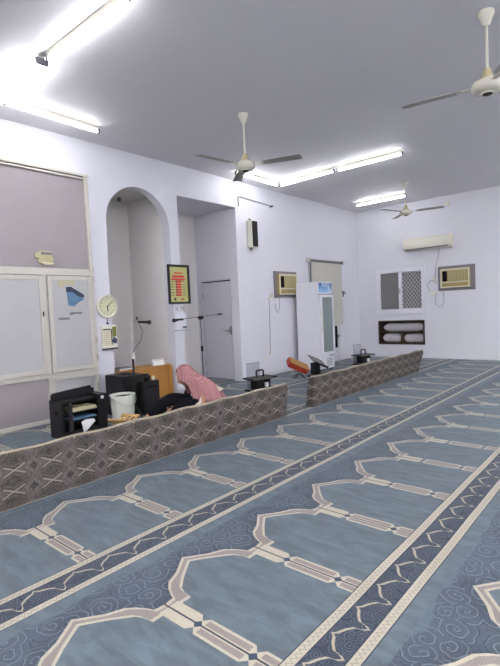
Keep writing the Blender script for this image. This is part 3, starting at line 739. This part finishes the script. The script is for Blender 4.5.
# ------------------------------------------------------------------ fabric partitions
def partition(x0, x1, label, sk0=0, sk1=0):
    t = thing('floor_partition', label, 'partition', (x0, 3.465, 0), 0, 'low damask partitions on the carpet')
    n = max(8, int((x1-x0)/.07)); m = MB(); b = m.b; rows = []
    for i in range(n+1):
        f = i/n; x = x0+(x1-x0)*f
        zt = .392+.006*math.sin(x*11.2)
        sec = [(.0, 0), (-.006, .10), (-.012, .22), (-.014, .33), (-.004, zt-.012), (.014, zt), (.05, zt-.002), (.068, zt-.016), (.085, .25), (.10, .1), (.108, 0)]
        rows.append([b.verts.new((x-x0+(sk0*(1-f)+sk1*f)*z/.39, y+.004*math.sin(x*9+z*20), z)) for y, z in sec])
    for a_, c_ in zip(rows, rows[1:]):
        for j in range(len(a_)-1): b.faces.new((a_[j], c_[j], c_[j+1], a_[j+1]))
        b.faces.new((a_[-1], c_[-1], c_[0], a_[0]))
    b.faces.new(rows[0]); b.faces.new(rows[-1])
    m.done('padded_body', 'damask', t, 0, True)
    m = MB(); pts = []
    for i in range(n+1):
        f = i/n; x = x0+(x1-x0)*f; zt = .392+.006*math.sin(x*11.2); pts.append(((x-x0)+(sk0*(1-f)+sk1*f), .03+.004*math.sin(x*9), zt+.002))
    m.tube(pts, .013, 8); m.done('lit_top_edge', 'lit_edge', t, 0, True)  # thin fabric edge; the light it catches is put into its pale colour
partition(-1.2, 4.61, 'long low brown damask partition in the left foreground, ending at the gap', 0, .03)
partition(5.20, 8.88, 'low brown damask partition beyond the gap, reaching towards the far wall', .03, .30)

# ------------------------------------------------------------------ book stands on the carpet
def book_stand(loc, rz, label, opened=False, acrylic=True):
    t = thing('book_stand', label, 'book stand', loc, rz, 'low black book stands along the front row')
    if not opened:
        m = MB(); m.box(-.25, .25, -.12, .12, .0, .03); m.done('base', 'black', t, .008)
        m = MB(); m.box(-.24, .10, -.125, -.10, .03, .045); m.done('base_trim', 'standtop', t, .003)
        m = MB(); m.box(-.15, .02, -.08, .08, .03, .195); m.box(.12, .16, -.08, .08, .03, .195); m.done('pedestal', 'black', t, .008)
        A = Matrix.Translation((0, 0, .205)) @ Matrix.Rotation(math.radians(1), 4, 'X')
        m = MB(); m.box(-.26, .26, -.14, .14, -.012, .014, A); m.done('top_board', 'black', t, .008)
        m = MB(); m.box(-.255, .14, -.147, -.135, -.010, .016, A); m.done('board_edge', 'standtop', t, .003)
        m = MB(); pr = [(-.075, .215), (-.075, .315), (-.06, .33), (.06, .33), (.075, .315), (.075, .215)]
        m.tube([(x_, .0, z_) for x_, z_ in pr], .014, 8); m.done('carry_handle', 'black', t, 0, True)
        m = MB(); m.box(.04, .10, -.10, -.06, .05, .125); m.done('white_tag', 'paper', t, .004)
        m = MB(); m.box(-.16, .12, .15, .156, .0, .44); ac = m.done('acrylic_panel', 'acrylic', t)
        m = MB(); m.box(-.16, .12, .146, .16, .436, .444); m.done('panel_rim', 'greyprint', t)
    else:
        m = MB(); m.lathe([(0, 0), (.17, 0), (.18, .012), (.165, .028), (0, .03)], 0, 0, 28, Matrix.Scale(1.3, 4, (1, 0, 0))); m.done('base', 'black', t, 0, True)
        m = MB(); m.box(-.10, .03, -.07, .07, .03, .262); m.done('pedestal', 'black', t, .01)
        A = Matrix.Translation((.03, 0, .28)) @ Matrix.Rotation(math.radians(22), 4, 'Y') @ Matrix.Rotation(math.radians(30), 4, 'X')
        m = MB(); m.box(-.19, .19, -.14, .14, -.006, .006, A); m.done('top_board', 'standtop', t, .004)
        m = MB(); m.box(-.19, .19, -.155, -.138, -.01, .03, A); m.done('book_ledge', 'black', t, .004)
        m = MB(); m.box(-.16, .10, -.12, .12, .008, .018, A); m.done('grey_pad', 'greyply', t, .003)
    return t
s1 = book_stand((5.93, 4.97, 0), math.radians(-10), 'black book stand with handle just beyond the near partition end')
dup(s1, (9.64, 5.0, 0), math.radians(-10), 'black book stand with handle nearest the far wall')
book_stand((7.67, 4.98, 0), math.radians(-14), 'black book stand with tilted grey reading board before the fridge', True)
t = thing('book_rest', 'orange-red padded book rest with tan top on thin wire legs', 'book rest', (7.27, 5.12, 0), math.radians(-32))
A = Matrix.Translation((-.02, 0, .25)) @ Matrix.Rotation(math.radians(26), 4, 'Y') @ Matrix.Rotation(math.radians(28), 4, 'X')
m = MB(); m.box(-.21, .21, -.11, .11, -.07, .035, A); m.done('padded_box', 'red', t, .02, True, seg=3)
m = MB(); m.box(-.19, .22, -.105, .108, .034, .047, A); m.done('tan_top', 'gold', t, .006)
m = MB(); m.box(.19, .225, -.08, .08, -.02, .03, A); m.done('page_edge', 'tape', t, .004)
m = MB(); m.cyl((0, 0, .06), (0, 0, .20), .009, n=10); m.done('post', 'chrome', t, 0, True)
for a in (0, 1, 2, 3):
    dx, dy = math.cos(a*PI/2+.6), math.sin(a*PI/2+.6)
    m = MB(); m.tube([(0, 0, .08), (dx*.05, dy*.05, .075), (dx*.10, dy*.10, .045), (dx*.125, dy*.125, .008), (dx*.15, dy*.15, .007)], .008, 8); m.done('leg', 'darkprint', t, 0, True)

# ------------------------------------------------------------------ black shelf unit left of the bucket
bx = thing('letter_shelf_unit', 'black open-fronted plastic unit with papers standing before the cupboard', 'shelf unit', (2.70, 5.0, 0))
x0, x1, ya, yb, h = 2.44, 3.0, 4.88, 5.16, .42
m = MB(); t_ = .03
m.box(x0, x0+t_, ya, yb, 0, h); m.box(x1-.12, x1, ya, yb, 0, h+.02); m.box(x0+t_, x1-.12, yb-t_, yb, 0, h); m.box(x0+t_, x1-.12, ya, yb-t_, 0, .08); m.box(x0+t_, x1-.12, ya+.04, yb-t_, h-.035, h)
part(m, 'casing', 'black', bx, bevel=.006)
m = MB(); m.prism([(x0+.01, h), (x0+.01, h+.055), (x0+.03, h+.075), (x1-.07, h+.105), (x1-.06, h+.075), (x1-.03, h+.07), (x1-.03, h)], (0, yb-.06, 0), (1, 0, 0), (0, 0, 1), (0, 1, 0), .04); part(m, 'back_board', 'black', bx, bevel=.004)
for z_ in (.18, .27):
    m = MB(); m.box(x0+t_, x1-.12, ya+.02, yb-t_, z_, z_+.012); part(m, 'shelf', 'black', bx)
m = MB(); m.box(x0+.09, x0+.13, ya+.0, ya+.03, .05, h-.02); part(m, 'upright', 'char', bx)
m = MB(); m.lathe([(0, 0), (.02, 0), (.02, .006), (0, .008)], 0, 0, 14, Matrix.Translation((x1-.06, ya, h-.02)) @ ax); part(m, 'white_knob', 'paper', bx)
m = MB(); m.box(x0-.004, x0+.001, ya+.09, ya+.15, .27, .31); part(m, 'side_slot', 'dark', bx)
m = MB(); m.box(2.56, 2.88, 4.90, 5.10, .285, .305); m.box(2.57, 2.72, 4.89, 5.1, .306, .33); m.box(2.73, 2.87, 4.90, 5.1, .306, .322)
tag(m.done('paper_pads', 'tape', None, .003), 'yellowed paper pads on the upper shelf of the black unit', 'paper')
m = MB(); m.box(2.55, 2.86, 4.89, 5.08, .194, .214); tag(m.done('document_folder', 'scr', None, .004), 'blue folder on the lower shelf of the black unit', 'folder')
m = MB(); m.prism([(0, .10), (.05, .12), (.15, .11), (.17, .08), (.05, -.01), (.02, -.02)], (2.66, ya-.022, .065), (1, 0, 0), (0, 0, 1), (0, 1, 0), .018); tag(m.done('folded_paper', 'paper', None, .003), 'folded white sheet sticking out of the black unit below', 'paper')

# ------------------------------------------------------------------ bucket and folding wooden stand
bk = thing('bucket', 'white plastic bucket between the black unit and the black speaker', 'bucket', (3.20, 4.86, 0))
m = MB(); m.lathe([(0, 0), (.118, 0), (.122, .01), (.146, .37), (.154, .372), (.154, .39), (.142, .39), (.139, .37), (.115, .02), (0, .02)], 0, 0, 40); m.done('pail', 'bucket', bk, 0, True)
m = MB(); m.tube([(.157*math.cos(a), .157*math.sin(a), .36-.10*math.sin(a)**2) for a in [i*PI/16-PI for i in range(17)]], .004, 6); m.done('wire_handle', 'steel', bk, 0, True)
m = MB(); m.prism([(-.10, -.02), (-.02, -.09), (.10, -.03), (.05, .05), (-.06, .06)], (3.20, 4.86, .355), (1, 0, 0), (0, 1, 0), (0, 0, 1), .02); tag(m.done('crumpled_wrapper', 'dark', None, .006), 'dark crumpled wrapper inside the white bucket', 'wrapper')
rh = thing('folding_wooden_stand', 'golden folding wooden book stand lying before the white bucket', 'book stand', (2.98, 4.52, 0), math.radians(20))
for s in (1, -1):
    m = MB(); A = Matrix.Translation((0, 0, .105)) @ Matrix.Rotation(s*math.radians(34), 4, 'Y')
    for i in range(4): m.box(-.16, .16, -.11+i*.06, -.075+i*.06, -.008, .008, A)
    m.box(-.165, -.13, -.12, .12, -.010, .010, A); m.box(.13, .165, -.12, .12, -.010, .010, A)
    m.done('slatted_board', 'straw', rh, .004)
m = MB(); m.cyl((0, -.12, .105), (0, .12, .105), .009, n=10); m.done('hinge_pin', 'straw', rh)

# ------------------------------------------------------------------ black speakers, microphone stands
sk = thing('loudspeaker', 'larger black loudspeaker box between bucket and microphone stand', 'speaker', (3.62, 5.38, 0))
m = MB(); m.box(3.47, 3.80, 5.22, 5.66, 0, .54); part(m, 'cabinet', 'black', sk, bevel=.01)
m = MB(); m.box(3.458, 3.471, 5.25, 5.63, .04, .50); part(m, 'grille', 'char', sk, bevel=.003)
m = MB(); m.box(3.60, 3.70, 5.38, 5.50, .54, .552); part(m, 'top_handle', 'char', sk, bevel=.003)
s2 = thing('amplifier_case', 'smaller black case right of the larger loudspeaker', 'speaker', (3.9, 5.2, 0))
m = MB(); m.box(3.70, 3.98, 5.14, 5.205, 0, .44); m.box(3.81, 3.98, 5.205, 5.5, 0, .44); part(m, 'cabinet', 'black', s2, bevel=.008)
m = MB(); m.box(3.73, 3.95, 5.132, 5.142, .03, .40); part(m, 'front_grille', 'char', s2, bevel=.003)
m = MB(); m.box(3.76, 3.92, 5.128, 5.136, .36, .38); part(m, 'handle_slot', 'dark', s2)
m = MB(); m.lathe([(0, 0), (.035, 0), (.05, .03), (.052, .06), (.03, .09), (0, .095)], 3.86, 5.26, 20, Matrix.Translation((0, 0, .44)))
o = tag(m.done('rounded_gadget', 'black', None, 0, True), 'rounded black item on top of the smaller black case', 'gadget')
m = MB(); m.lathe([(0, .44), (.024, .44), (.026, .475), (.018, .495), (0, .497)], 3.93, 5.20, 18); tag(m.done('cup', 'cream', None, 0, True), 'small cream cup on the right edge of the smaller black case', 'cup')

def tripod(t, r=.2, z=.18):
    for a in (.4, .4+2*PI/3, .4+4*PI/3):
        m = MB(); m.tube([(0, 0, z), (math.cos(a)*r*.5, math.sin(a)*r*.5, z*.55), (math.cos(a)*r, math.sin(a)*r, .014)], .009, 8); l = m.done('leg', 'black', t, 0, True)
        m = MB(); m.cyl((math.cos(a)*r*.96, math.sin(a)*r*.96, .016), (math.cos(a)*(r+.03), math.sin(a)*(r+.03), .014), .014, n=10); m.done('rubber_foot', 'char', l)
ms = thing('microphone_stand', 'black microphone stand with gooseneck in front of the black loudspeaker', 'microphone stand', (3.50, 5.03, 0))
tripod(ms)
m = MB(); m.cyl((0, 0, .12), (0, 0, .80), .014, n=12); m.done('lower_pole', 'black', ms, 0, True)
m = MB(); m.cyl((0, 0, .80), (-.01, 0, 1.20), .009, n=12); m.done('upper_pole', 'steel', ms, 0, True)
m = MB(); m.cyl((0, 0, .78), (0, 0, .86), .019, n=12); m.done('clutch', 'ivory', ms, 0, True)
m = MB(); m.tube([(-.01, 0, 1.20), (-.005, 0, 1.235), (.03, -.01, 1.26), (.07, -.02, 1.262), (.10, -.03, 1.25)], .008, 8); m.done('gooseneck', 'steel', ms, 0, True)
m = MB(); m.tube([(.10, -.03, 1.24), (.14, -.04, 1.12), (.11, -.03, 1.0), (.04, -.01, .92), (.0, 0, .86)], .004, 6); m.done('microphone_cable', 'darkprint', ms, 0, True)
m = MB(); m.cyl((.08, -.02, 1.275), (.08, -.02, 1.31), .012, n=10); m.done('clamp_knob', 'black', ms)
m = MB(); m.cyl((3.58, 4.995, 1.247), (3.70, 4.95, 1.235), .013, .019, n=14); mc = m.done('microphone', 'black', None, 0, True); tag(mc, 'black microphone clipped to the gooseneck of the left stand', 'microphone')
m = MB(); m.lathe([(0, -.03), (.02, -.022), (.028, 0), (.02, .022), (0, .03)], 0, 0, 18, Matrix.Translation((3.72, 4.945, 1.233))); m.done('microphone_head', 'char', mc, 0, True)

m2 = thing('boom_microphone_stand', 'black boom microphone stand beside the white alcove door', 'microphone stand', (4.98, 5.32, 0))
tripod(m2, .22, .2)
m = MB(); m.cyl((0, 0, .14), (0, 0, .78), .012, n=12); m.done('lower_pole', 'greyprint', m2, 0, True)
m = MB(); m.cyl((0, 0, .78), (-.005, 0, 1.24), .008, n=12); m.done('upper_pole', 'greyprint', m2, 0, True)
m = MB(); m.cyl((0, 0, .73), (0, 0, .81), .02, n=12); m.done('clutch', 'black', m2, 0, True)
m = MB(); m.cyl((-.005, .03, 1.25), (-.005, -.04, 1.25), .03, n=14); m.box(-.04, .05, -.015, .015, 1.235, 1.275); m.done('boom_clamp', 'black', m2, .003)
m = MB(); m.cyl((-.50, 0, 1.238), (.46, 0, 1.292), .006, n=10); m.done('boom_arm', 'greyprint', m2, 0, True)
m = MB(); m.cyl((.38, 0, 1.288), (.47, 0, 1.293), .014, n=10); m.done('counterweight', 'black', m2)
m = MB(); m.cyl((4.46, 5.32, 1.232), (4.56, 5.32, 1.242), .025, .014, n=14); m.box(4.52, 4.62, 5.305, 5.335, 1.225, 1.255); mc = m.done('microphone', 'black', None, .002); tag(mc, 'black microphone at the left end of the boom arm', 'microphone')
m = MB(); m.lathe([(0, -.03), (.022, -.022), (.03, 0), (.022, .022), (0, .03)], 0, 0, 18, Matrix.Translation((4.445, 5.32, 1.232))); m.done('microphone_head', 'char', mc, 0, True)

# ------------------------------------------------------------------ wooden chest in the arch
wd = thing('wooden_chest', 'honey-coloured wooden chest standing in the arched alcove', 'chest', (4.33, 6.1, 0))
m = MB(); m.box(3.83, 4.86, 5.96, 6.30, 0, .50); part(m, 'body', 'wood', wd, bevel=.004)
m = MB(); m.box(3.815, 4.875, 5.945, 6.31, .50, .518); part(m, 'top_board', 'wood', wd, bevel=.004)
m = MB(); m.box(4.80, 4.875, 5.94, 5.96, 0, .50); part(m, 'corner_post', 'wood', wd, bevel=.003)
m = MB(); m.prism([(0, 0), (.07, 0), (.035, .10)], (4.56, 6.0, .518), (0, 1, 0), (0, 0, 1), (1, 0, 0), .22)
cardo = tag(m.done('folded_card', 'paper', None, .002), 'white folded card standing on the wooden chest', 'card')
m = MB(); m.box(4.60, 4.74, 5.994, 6.0, .60, .606, Matrix.Translation((0, .02, -.0))); m.done('printed_line', 'greyprint', cardo)
m = MB(); m.box(3.93, 4.18, 6.0, 6.2, .518, .545); o = tag(m.done('closed_book', 'paper', None, .005), 'pale book lying flat at the left end of the wooden chest', 'book')
m = MB(); m.box(3.925, 4.185, 5.995, 6.205, .545, .551); m.done('book_cover', 'greyply', o, .002)
bg = thing('cloth_bag', 'dark cloth bag on the carpet right of the wooden chest', 'bag', (5.02, 5.62, 0))
m = MB(); m.lathe([(0, 0), (.15, .0), (.17, .05), (.15, .11), (.08, .16), (.0, .17)], 0, 0, 24, Matrix.Scale(.7, 4, (0, 1, 0))); m.done('bag_body', 'blackcloth', bg, 0, True)
m = MB(); m.tube([(-.06, 0, .14), (-.04, 0, .20), (.04, 0, .20), (.06, 0, .14)], .008, 8); m.done('bag_handle', 'blackcloth', bg, 0, True)

# ------------------------------------------------------------------ seated person
def skinned(nodes, edges, sub=2):
    """nodes: name -> (pos, radius). Returns an evaluated, smooth mesh"""
    names = list(nodes); me = bpy.data.meshes.new('skin'); idx = {n: i for i, n in enumerate(names)}
    me.from_pydata([nodes[n][0] for n in names], [(idx[a], idx[c]) for a, c in edges], [])
    o = bpy.data.objects.new('skin', me); COL.objects.link(o)
    k = o.modifiers.new('s', 'SKIN'); k.use_smooth_shade = True
    for i, n in enumerate(names):
        r = nodes[n][1]; me.skin_vertices[0].data[i].radius = r if isinstance(r, tuple) else (r, r)
    me.skin_vertices[0].data[0].use_root = True
    q = o.modifiers.new('u', 'SUBSURF'); q.levels = q.render_levels = sub
    dg = bpy.context.evaluated_depsgraph_get(); r = bpy.data.meshes.new_from_object(o.evaluated_get(dg)); bpy.data.objects.remove(o); return r
LEG = {'l': ((.40, .20, .26), (.56, .06, .07), (.66, .05, .035)), 'r': ((.50, -.12, .27), (.80, -.16, .07), (.83, -.165, .055))}
PN = {'pelvis': ((0, 0, .13), (.14, .12)), 'waist': ((.05, 0, .28), (.13, .11)), 'chest': ((.15, 0, .40), (.145, .11)), 'neckb': ((.235, 0, .48), .065), 'neck': ((.28, 0, .525), .055)}
ED = [('pelvis', 'waist'), ('waist', 'chest'), ('chest', 'neckb'), ('neckb', 'neck')]
for s, n in ((1, 'l'), (-1, 'r')):
    PN.update({n+'sh': ((.15, s*.17, .42), .062), n+'el': ((.19, s*.27, .22), .046), n+'wr': ((.45, s*.14, .19), .03), n+'pa': ((.52, s*.10, .18), (.036, .018)),
               n+'hip': ((.06, s*.10, .12), .09), n+'kn': (LEG[n][0], .062), n+'an': (LEG[n][1], .04), n+'to': (LEG[n][2], .032)})
    ED += [('chest', n+'sh'), (n+'sh', n+'el'), (n+'el', n+'wr'), (n+'wr', n+'pa'), ('pelvis', n+'hip'), (n+'hip', n+'kn'), (n+'kn', n+'an'), (n+'an', n+'to')]
pers = skinned(PN, ED)
bm = bmesh.new(); bm.from_mesh(pers)
# fingers, rooted in the palms
for s in (1, -1):
    for k_, (o_, L_) in enumerate(((-.027, .062), (-.009, .072), (.010, .068), (.027, .054))):
        bx_, by_ = .53, s*.10+o_
        fm = skinned({'a': ((bx_, by_, .182), .010), 'b': ((bx_+L_*.45, by_-s*.008, .188), .009), 'c': ((bx_+L_*.8, by_-s*.014, .178), .008), 'd': ((bx_+L_, by_-s*.018, .162), .007)}, [('a', 'b'), ('b', 'c'), ('c', 'd')], 1)
        bm.from_mesh(fm)
    fm = skinned({'a': ((.49, s*.085, .18), .012), 'b': ((.51, s*.045, .188), .010), 'c': ((.54, s*.03, .186), .009)}, [('a', 'b'), ('b', 'c')], 1); bm.from_mesh(fm)
# head with face
hm = bmesh.new(); bmesh.ops.create_uvsphere(hm, u_segments=40, v_segments=28, radius=1)
for v in hm.verts:
    x, y, z = v.co; X_, Y_, Z_ = x*.098, y*.076, z*.118
    if z < 0: Y_ *= 1-.28*(-z)**1.3; X_ += .012*(-z)*(1 if x > 0 else .2)
    if x > 0:
        X_ += .026*math.exp(-((y/.13)**2))*math.exp(-(((z+.12)/.22)**2))        # nose
        for e in (-.38, .38): X_ -= .010*math.exp(-(((y-e)/.17)**2))*math.exp(-(((z-.08)/.12)**2))   # eye sockets
        X_ += .006*math.exp(-((y/.28)**2))*math.exp(-(((z+.47)/.07)**2)); X_ -= .004*math.exp(-((y/.25)**2))*math.exp(-(((z+.54)/.03)**2))
        X_ += .012*math.exp(-((y/.3)**2))*math.exp(-(((z+.85)/.2)**2))           # chin
    for e in (-1, 1): Y_ += e*.018*math.exp(-(((x+.0)/.12)**2))*math.exp(-(((z+.05)/.22)**2))*(1 if y*e > .8 else 0)
    v.co = (X_, Y_, Z_)
HM = Matrix.Translation((.345, 0, .56)) @ Matrix.Rotation(math.radians(32), 4, 'Y')
hm.transform(HM); tmp = bpy.data.meshes.new('h'); hm.to_mesh(tmp); bm.from_mesh(tmp)
me = bpy.data.meshes.new('person'); bm.to_mesh(me); me.materials.append(M['skin'])
for p in me.polygons: p.use_smooth = True
per = bpy.data.objects.new('person', me); COL.objects.link(per)
PF = math.radians(150)
per.location = (4.10, 4.22, 0); per.rotation_euler = (0, 0, PF)
tag(per, 'person seated on the carpet in red-white headscarf, bent forward, behind the partition', 'person')
m = MB()
for e in (-1, 1): m.lathe([(0, -.011), (.008, -.008), (.011, 0), (.008, .008), (0, .011)], 0, 0, 14, HM @ Matrix.Translation((.078, e*.028, .010)))
m.done('eyes', 'paper', per, 0, True)
def cloth(nodes, edges, name, mat, sub=2):
    r = skinned(nodes, edges, sub); r.materials.append(M[mat]); o = bpy.data.objects.new(name, r); COL.objects.link(o); o.parent = per
    for p in r.polygons: p.use_smooth = True
    return o
G = {'p': ((-.01, 0, .15), (.20, .17)), 'w': ((.05, 0, .29), (.17, .15)), 'c': ((.15, 0, .385), (.165, .135)), 'n': ((.225, 0, .48), (.08, .08)),
     'lap': ((.25, 0, .13), (.20, .10))}
GE = [('p', 'w'), ('w', 'c'), ('c', 'n'), ('p', 'lap')]
for s, n in ((1, 'l'), (-1, 'r')):
    G.update({n+'s': ((.15, s*.165, .40), .070), n+'e': ((.20, s*.255, .21), .058), n+'h': ((.40, s*.17, .195), .052)}); GE += [('c', n+'s'), (n+'s', n+'e'), (n+'e', n+'h')]
cloth(G, GE, 'thobe', 'thobe')
T_ = {'c': ((.06, 0, .11), (.14, .09))}; TE = []
for s, n in ((1, 'l'), (-1, 'r')):
    T_.update({n+'h': ((.12, s*.13, .125), .11), n+'k': (LEG[n][0], (.10, .11)), n+'a': (LEG[n][1], .065)}); TE += [('c', n+'h'), (n+'h', n+'k'), (n+'k', n+'a')]
cloth(T_, TE, 'dark_trousers', 'blackcloth')
# headscarf: crown over the head, open at the face, falling over back and shoulders
bm = bmesh.new(); NA, NT = 64, 30; grid = []
for i in range(NT+1):
    t = i/NT; row = []
    for j in range(NA+1):
        th = math.radians(38)+(2*PI-math.radians(76))*j/NA      # 0 = straight ahead; the gap is the face
        back = .5-.5*math.cos(th)                                # 0 front, 1 back
        if t < .38:                                              # crown: over the skull
            q = t/.38*PI*.56; r = math.sin(q); z_ = math.cos(q)
            fwd = 1.0
            p = HM @ Vector((.118*r*math.cos(th)-.012, .100*r*math.sin(th), .132*z_+.008))
            prev = (th, p)
        else:                                                    # drape
            q = (t-.38)/.62; q0 = PI*.56
            p0 = HM @ Vector((.118*math.sin(q0)*math.cos(th)-.012, .100*math.sin(q0)*math.sin(th), .132*math.cos(q0)+.008))
            end = Vector((.09+.25*math.cos(th)-.02*back, .29*math.sin(th), .30-.13*back+.02*abs(math.sin(th))))
            e = q**.9
            p = p0.lerp(end, e); p.z += .055*math.sin(PI*q)*(.35+abs(math.sin(th))*1.3); p.x -= .035*math.sin(PI*q)*back
            fold = .012*q*math.sin(th*9+1.3)+.008*q*math.sin(th*17+q*3)
            n_ = Vector((math.cos(th), math.sin(th), .2)).normalized(); p += n_*(fold+.006)
        row.append(bm.verts.new(p))
    grid.append(row)
for i in range(NT):
    for j in range(NA): bm.faces.new((grid[i][j], grid[i][j+1], grid[i+1][j+1], grid[i+1][j]))
bmesh.ops.remove_doubles(bm, verts=bm.verts, dist=.0008)
bmesh.ops.recalc_face_normals(bm, faces=bm.faces)
me = bpy.data.meshes.new('headscarf'); bm.to_mesh(me); me.materials.append(M['shemagh'])
for p in me.polygons: p.use_smooth = True
o = bpy.data.objects.new('headscarf', me); COL.objects.link(o); o.parent = per
q = o.modifiers.new('thick', 'SOLIDIFY'); q.thickness = .004; q.offset = 1
o['label'] = 'red and white checked headscarf'

# ------------------------------------------------------------------ world, camera, view
w_ = bpy.data.worlds.new('world'); SC.world = w_; w_.use_nodes = True
w_.node_tree.nodes['Background'].inputs[0].default_value = (.55, .6, .7, 1); w_.node_tree.nodes['Background'].inputs[1].default_value = .15
cam = bpy.data.cameras.new('camera'); co = bpy.data.objects.new('camera', cam); COL.objects.link(co)
cam.sensor_fit = 'VERTICAL'; cam.sensor_height = 36; cam.sensor_width = 27; cam.lens = 467.6976/666*36; cam.clip_start = .05
Rm = Matrix(((0.653185875653212, 0.06612498988094245, -0.75430477763328), (-0.7558978397515024, -0.0013998108143546337, -0.6546880909171147), (-0.04434712737211818, 0.9978103658726589, 0.04906940035207129)))
co.matrix_world = Matrix.Translation((0, 0, 1.335)) @ Rm.to_4x4()
SC.camera = co
SC.view_settings.view_transform = 'Standard'; SC.view_settings.look = 'None'; SC.view_settings.gamma = 1; SC.view_settings.exposure = 1.73
SC.view_settings.use_curve_mapping = False
